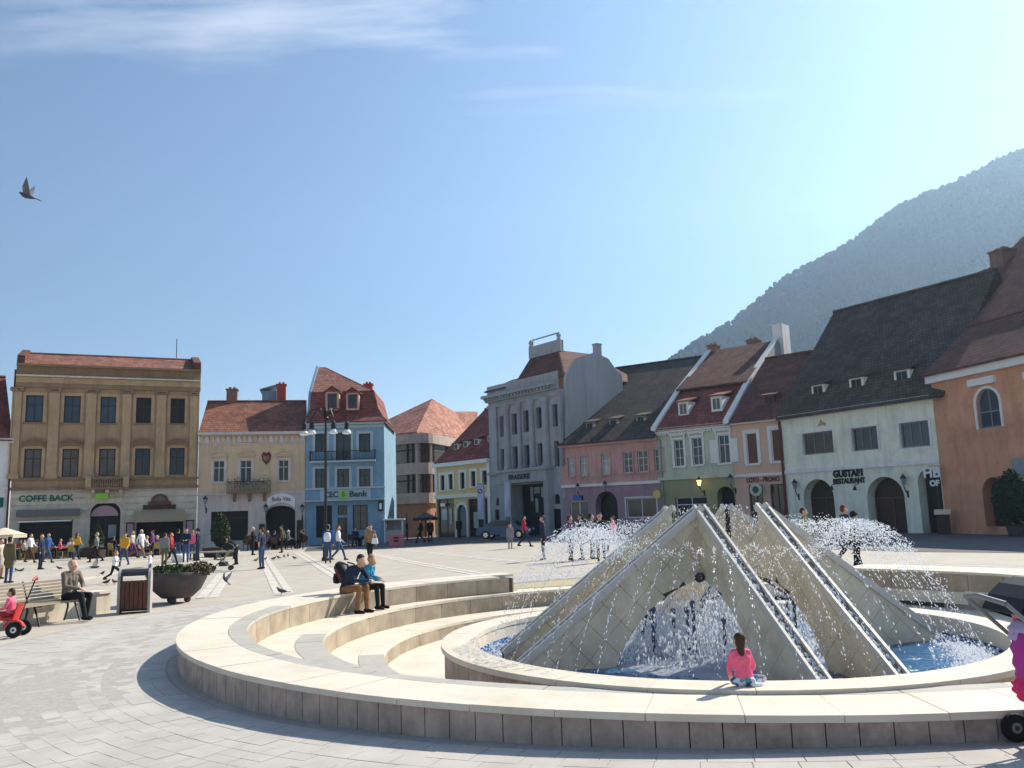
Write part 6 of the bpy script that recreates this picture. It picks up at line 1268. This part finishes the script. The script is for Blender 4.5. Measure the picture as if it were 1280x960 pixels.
p = gp(463, 705); o = empty('handbag', p+Vector((.22,-.1,.0)), 0, 'white handbag carried by the woman in tan', 'handbag'); mb = MB(); mb.ext([(-.14,-.05,.88),(.14,-.05,.88),(.11,-.05,1.12),(-.11,-.05,1.12)], (0,.1,0)); mb.build('bag', 'white', o); mb = MB(); mb.tube([(-.09,0,1.1),(-.05,0,1.28),(.05,0,1.28),(.09,0,1.1)], .012, 5); mb.build('handle', 'white', o)
# --- pushchair near the bending person
def wheel(mb_name, par, c, r, w, axis='Y', tyre='rubber', hub='frame_grey'):
    RX = Matrix.Rotation(PI/2, 3, 'X') if axis == 'Y' else Matrix.Rotation(PI/2, 3, 'Y'); mb = MB(); mb.lathe([(r*.72,-w/2),(r*.95,-w/2),(r,-w*.25),(r,w*.25),(r*.95,w/2),(r*.72,w/2)], 20, c, M=RX); wl = mb.build('wheel', tyre, par); mb = MB(); mb.lathe([(r*.2,-w*.55),(r*.74,-w*.4),(r*.74,w*.4),(r*.2,w*.55)], 16, c, M=RX); mb.build('rim', hub, wl); mb = MB(); mb.lathe([(r*.16,-w*.75),(r*.16,w*.75)], 10, c, M=RX); mb.build('hub', 'darkmetal', wl)
def pushchair(p, rz, seatm, hoodm, label, sc=1.):
    o = empty('pushchair', p, rz, label, 'pushchair'); o.scale = (sc,)*3
    for x, y in ((-.35,-.25),(-.35,.25),(.38,-.22),(.38,.22)): wheel('wheel', o, (x,y,.1), .1, .04)
    mb = MB()
    for s in (-.25,.25): mb.tube([(-.35,s,.1),(.1,s,.52),(.62,s,1.02)], .015, 6); mb.tube([(.38,s*.9,.1),(-.05,s,.55),(-.2,s,.72)], .015, 6)
    mb.tube([(.62,-.25,1.02),(.66,0,1.05),(.62,.25,1.02)], .018, 6); mb.build('frame', 'frame_grey', o)
    mb = MB(); mb.ext([(-.25,-.2,.45),(.12,-.2,.42),(.12,.2,.42),(-.25,.2,.45)], (0,0,.05)); mb.ext([(.1,-.2,.42),(.36,-.2,.95),(.36,.2,.95),(.1,.2,.42)], (-.05,0,.03)); mb.build('seat', seatm, o, fix=True)
    mb = MB(); n = 6
    for k in range(n): a0, a1 = R(20+k*20), R(20+(k+1)*20); mb.ext([(.2+.34*math.cos(a0),-.23,.82+.34*math.sin(a0)),(.2+.34*math.cos(a1),-.23,.82+.34*math.sin(a1)),(.2+.32*math.cos(a1),-.23,.82+.32*math.sin(a1)),(.2+.32*math.cos(a0),-.23,.82+.32*math.sin(a0))], (0,.46,0))
    for s in (-.235,.225): mb.ext([(.2,s,.82)]+[(.2+.33*math.cos(R(20+20*k)),s,.82+.33*math.sin(R(20+20*k))) for k in range(7)], (0,.012,0))
    mb.build('hood', hoodm, o, fix=True); mb = MB(); mb.box(-.1,.25,-.2,.2,.18,.36); mb.build('basket', 'darkmetal', o); return o
pushchair(gp(277, 713), R(12), 'olive', 'black', 'dark pushchair with khaki seat before the bending person')
# --- pushchair at the right edge with its bundled child
p = gp(1364, 936); o = pushchair(p, R(181), 'pinkbox', 'black', 'pushchair with black hood and bright bundles at the right edge by the fountain rim', 1.08)
flat('lilac', (.45,.36,.58), .9, bump=.02, bscale=9); flat('magenta', (.42,.045,.27), .9, bump=.02, bscale=9); flat('rose', (.75,.03,.14), .9, bump=.02, bscale=9)
for nm, m_, x_, y_, z0_, z1_, w_ in (('lilac_bag', 'lilac', .40, .06, .68, .88, .12), ('magenta_jacket', 'magenta', .42, .10, .46, .80, .13), ('rose_bag', 'rose', .43, .10, .34, .50, .13)):
    n_ = 9; pr_ = [(max(.01, w_*(math.sin(PI*(.12+.8*k/n_))**.5)*(1+.12*math.sin(k*2.3))), z0_+(z1_-z0_)*k/n_) for k in range(n_+1)]
    mb = MB(); mb.lathe(pr_, 16, (x_, y_, 0), M=Matrix.Diagonal((.5,1.3,1))); ob = mb.build(nm, m_, o, smooth=True)
    for v in ob.data.vertices: a_ = math.atan2(v.co.y-y_, v.co.x-x_); v.co += Vector((math.cos(a_), math.sin(a_), 0))*.016*math.sin(a_*5+v.co.z*18)
# --- child on a push tricycle
p = gp(16, 796); o = empty('push_tricycle', p, R(8), 'red push tricycle with long handle at the left edge', 'tricycle')
for s in (-.22,.22): wheel('wheel', o, (.1,s,.15), .15, .055, hub='lamp_glass')
wheel('wheel', o, (-.55,0,.17), .17, .05, hub='lamp_glass')
mb = MB(); mb.tube([(.1,-.22,.15),(.1,.22,.15)], .015); mb.tube([(.1,0,.15),(-.1,0,.3),(-.42,0,.38),(-.55,0,.17)], .022); mb.tube([(-.42,0,.36),(-.38,0,.62)], .018); mb.tube([(-.38,-.2,.62),(-.38,.2,.62)], .015); mb.build('frame', 'frame_grey', o)
mb = MB()
for k in range(5): a0, a1 = R(20+k*28), R(20+(k+1)*28); mb.ext([(.1+.2*math.cos(a0),-.27,.15+.2*math.sin(a0)),(.1+.2*math.cos(a1),-.27,.15+.2*math.sin(a1)),(.1+.175*math.cos(a1),-.27,.15+.175*math.sin(a1)),(.1+.175*math.cos(a0),-.27,.15+.175*math.sin(a0))], (0,.1,0))
mb.build('mudguard', 'red', o, fix=True); mb = MB(); mb.ext([(-.2,-.14,.33),(.05,-.14,.33),(.05,.14,.33),(-.2,.14,.33)], (0,0,.05)); mb.ext([(.02,-.14,.36),(.1,-.14,.62),(.1,.14,.62),(.02,.14,.36)], (.03,0,0)); mb.build('seat', 'red', o, fix=True)
mb = MB(); mb.tube([(.08,0,.25),(.2,0,.62),(.36,0,1.08)], .014); mb.build('push_handle', 'darkmetal', o); mb = MB(); mb.tube([(.35,-.1,1.06),(.38,0,1.12),(.35,.1,1.06)], .02); mb.build('grip', 'red', o)
q = p+Vector((-.08,0,.38)); person(q, face_to(-1,-.15), 1.0, 'sit', top='pink', pants='red', hair='brown', label='toddler in pink jacket riding the red tricycle', near=True, child=True, edit=lambda j: (j.__setitem__('aL', V3(.12,-.52,-.18)), j.__setitem__('aR', V3(-.12,-.50,-.16))))
# --- pigeons
def pigeon_proto():
    o = empty('pigeon', (0,0,0)); mb = MB(); mb.tube([(-.17,0,.10),(-.1,0,.115),(0,0,.125),(.07,0,.15),(.105,0,.19),(.125,0,.215),(.15,0,.222)], [.012,.04,.058,.05,.03,.026,.012], 8); b = mb.build('body', 'pigeon', o, smooth=True)
    for s in (-1,1): mb = MB(); mb.ext([(.06,s*.045,.15),(-.03,s*.06,.14),(-.16,s*.03,.105),(-.04,s*.05,.165)], (0,s*.012,0)); mb.build('wing', 'pigeon_wing', b, fix=True)
    mb = MB(); mb.ext([(-.15,-.025,.1),(-.27,-.04,.085),(-.27,.04,.085),(-.15,.025,.1)], (0,0,.01)); mb.build('tail', 'pigeon_wing', b); mb = MB(); mb.tube([(.145,0,.222),(.175,0,.212)], [.009,.002], 5); mb.build('beak', 'black', b)
    for s in (-.02,.02): mb = MB(); mb.tube([(.0,s,.1),(.005,s,.01),(.03,s,.004)], .006, 4); mb.build('leg', 'red', o)
    return o
flat('pigeon', (.06,.065,.08), .7, var=.5, scale=20); flat('pigeon_wing', (.11,.115,.13), .7, var=.5, scale=12); flat('pigeon_pale', (.5,.45,.46), .8)
PG = [(352,744,'pigeon standing behind the fountain rim'),(332,701,0),(342,701,0),(348,699.5,0),(355,698,0),(360,697,0),(445,714,'pigeon alone on the paving below the woman in tan'),(257,708.5,'pigeon between pushchair and standing group'),(20,715,'pigeon near the olive coated person'),(26,716,'pigeon near the olive coated person'),(74,713,'pigeon behind the bench man'),(128,720,'pigeon left of the running child'),(133,731.5,'pigeon below the running child'),(143,731,'pigeon below the running child'),(1070,695,'pigeon on the paving behind the right hand spray'),(368,700,0),(320,703,0)]
pr = pigeon_proto()
for i, (x, y, lab) in enumerate(PG):
    o = pr if i == 0 else copy_tree(pr); o.location = gp(x, y); s = random.uniform(.85,1.0); o.scale = (s,s,s); o.rotation_euler = (0,0,random.uniform(0,6.28)); tag(o, lab or 'pigeon feeding on the paving beside the hand on hip man', 'pigeon', 'pigeons on the square')
def flying(loc, rz, tilt, label, s=1.):
    o = empty('pigeon', loc, rz, label, 'pigeon'); o.rotation_euler = (0, tilt, rz); o.scale = (s,s,s); mb = MB(); mb.tube([(-.2,0,.0),(-.1,0,.0),(0,0,0),(.08,0,.01),(.13,0,.03),(.17,0,.03)], [.012,.04,.055,.045,.03,.012], 8); b = mb.build('body', 'pigeon', o, smooth=True)
    for sd, up in ((-1,.9),(1,1.0)):
        mb = MB(); mb.ext([(.07,sd*.03,.03),(.09,sd*.12,.15*up),(.04,sd*.2,.36*up),(-.03,sd*.15,.22*up),(-.09,sd*.04,.03)], (-.006,.0,.006)); mb.build('wing', 'pigeon_pale' if sd < 0 else 'pigeon_wing', b, fix=True)
    mb = MB(); mb.ext([(-.18,-.03,0),(-.32,-.06,-.01),(-.32,.06,-.01),(-.18,.03,0)], (0,0,.008)); mb.build('tail', 'pigeon_wing', b)
flying(at_d(33, 245, 17.5), R(185), R(-18), 'dark pigeon flying high against the sky', 1.0)
q = gp(281, 745); flying(Vector((q.x, q.y, .45)), R(150), R(-35), 'pigeon landing above the pale paving band near the bowl planter', .75)
q = gp(100, 733); flying(Vector((q.x-1, q.y+3, .5)), R(20), R(5), 'pigeon flying low over the paving behind the bench', 1.0)
finish_people()
def patterned(m):                                              # printed cloth of the girl's trousers
    n = m.node_tree.nodes; L = m.node_tree.links; v = n.new('ShaderNodeTexVoronoi'); v.inputs['Scale'].default_value = 26; t = n.new('ShaderNodeTexCoord'); L.new(t.outputs['Object'], v.inputs[0]); r = n.new('ShaderNodeValToRGB'); r.color_ramp.interpolation = 'CONSTANT'; e = r.color_ramp.elements; e[0].color = (.62,.66,.72,1); e[1].position = .45; e[1].color = (.05,.13,.30,1)
    for p_, c_ in ((.62,(.10,.30,.28,1)), (.76,(.55,.12,.30,1)), (.87,(.10,.06,.22,1))): x = e.new(p_); x.color = c_
    L.new(v.outputs['Color'], r.inputs[0]); L.new(r.outputs[0], n['Principled BSDF'].inputs['Base Color'])
patterned(cloth(C_['floral']))

# ================================================================== HAZE
def haze():
    mb = MB(); mb.box(-1650, 1650, -1650, 1650, -4, 600); o = mb.build('haze', 'white'); tag(o, 'thin bluish spring haze over the town', None, kind='stuff')
    m = bpy.data.materials.new('haze'); m.use_nodes = True; n = m.node_tree.nodes; n.remove(n['Principled BSDF']); v = n.new('ShaderNodeVolumePrincipled')
    v.inputs['Color'].default_value = (.47,.70,1,1); v.inputs['Density'].default_value = .0003; v.inputs['Anisotropy'].default_value = .55
    m.node_tree.links.new(v.outputs[0], n['Material Output'].inputs['Volume']); o.data.materials.clear(); o.data.materials.append(m)
haze()
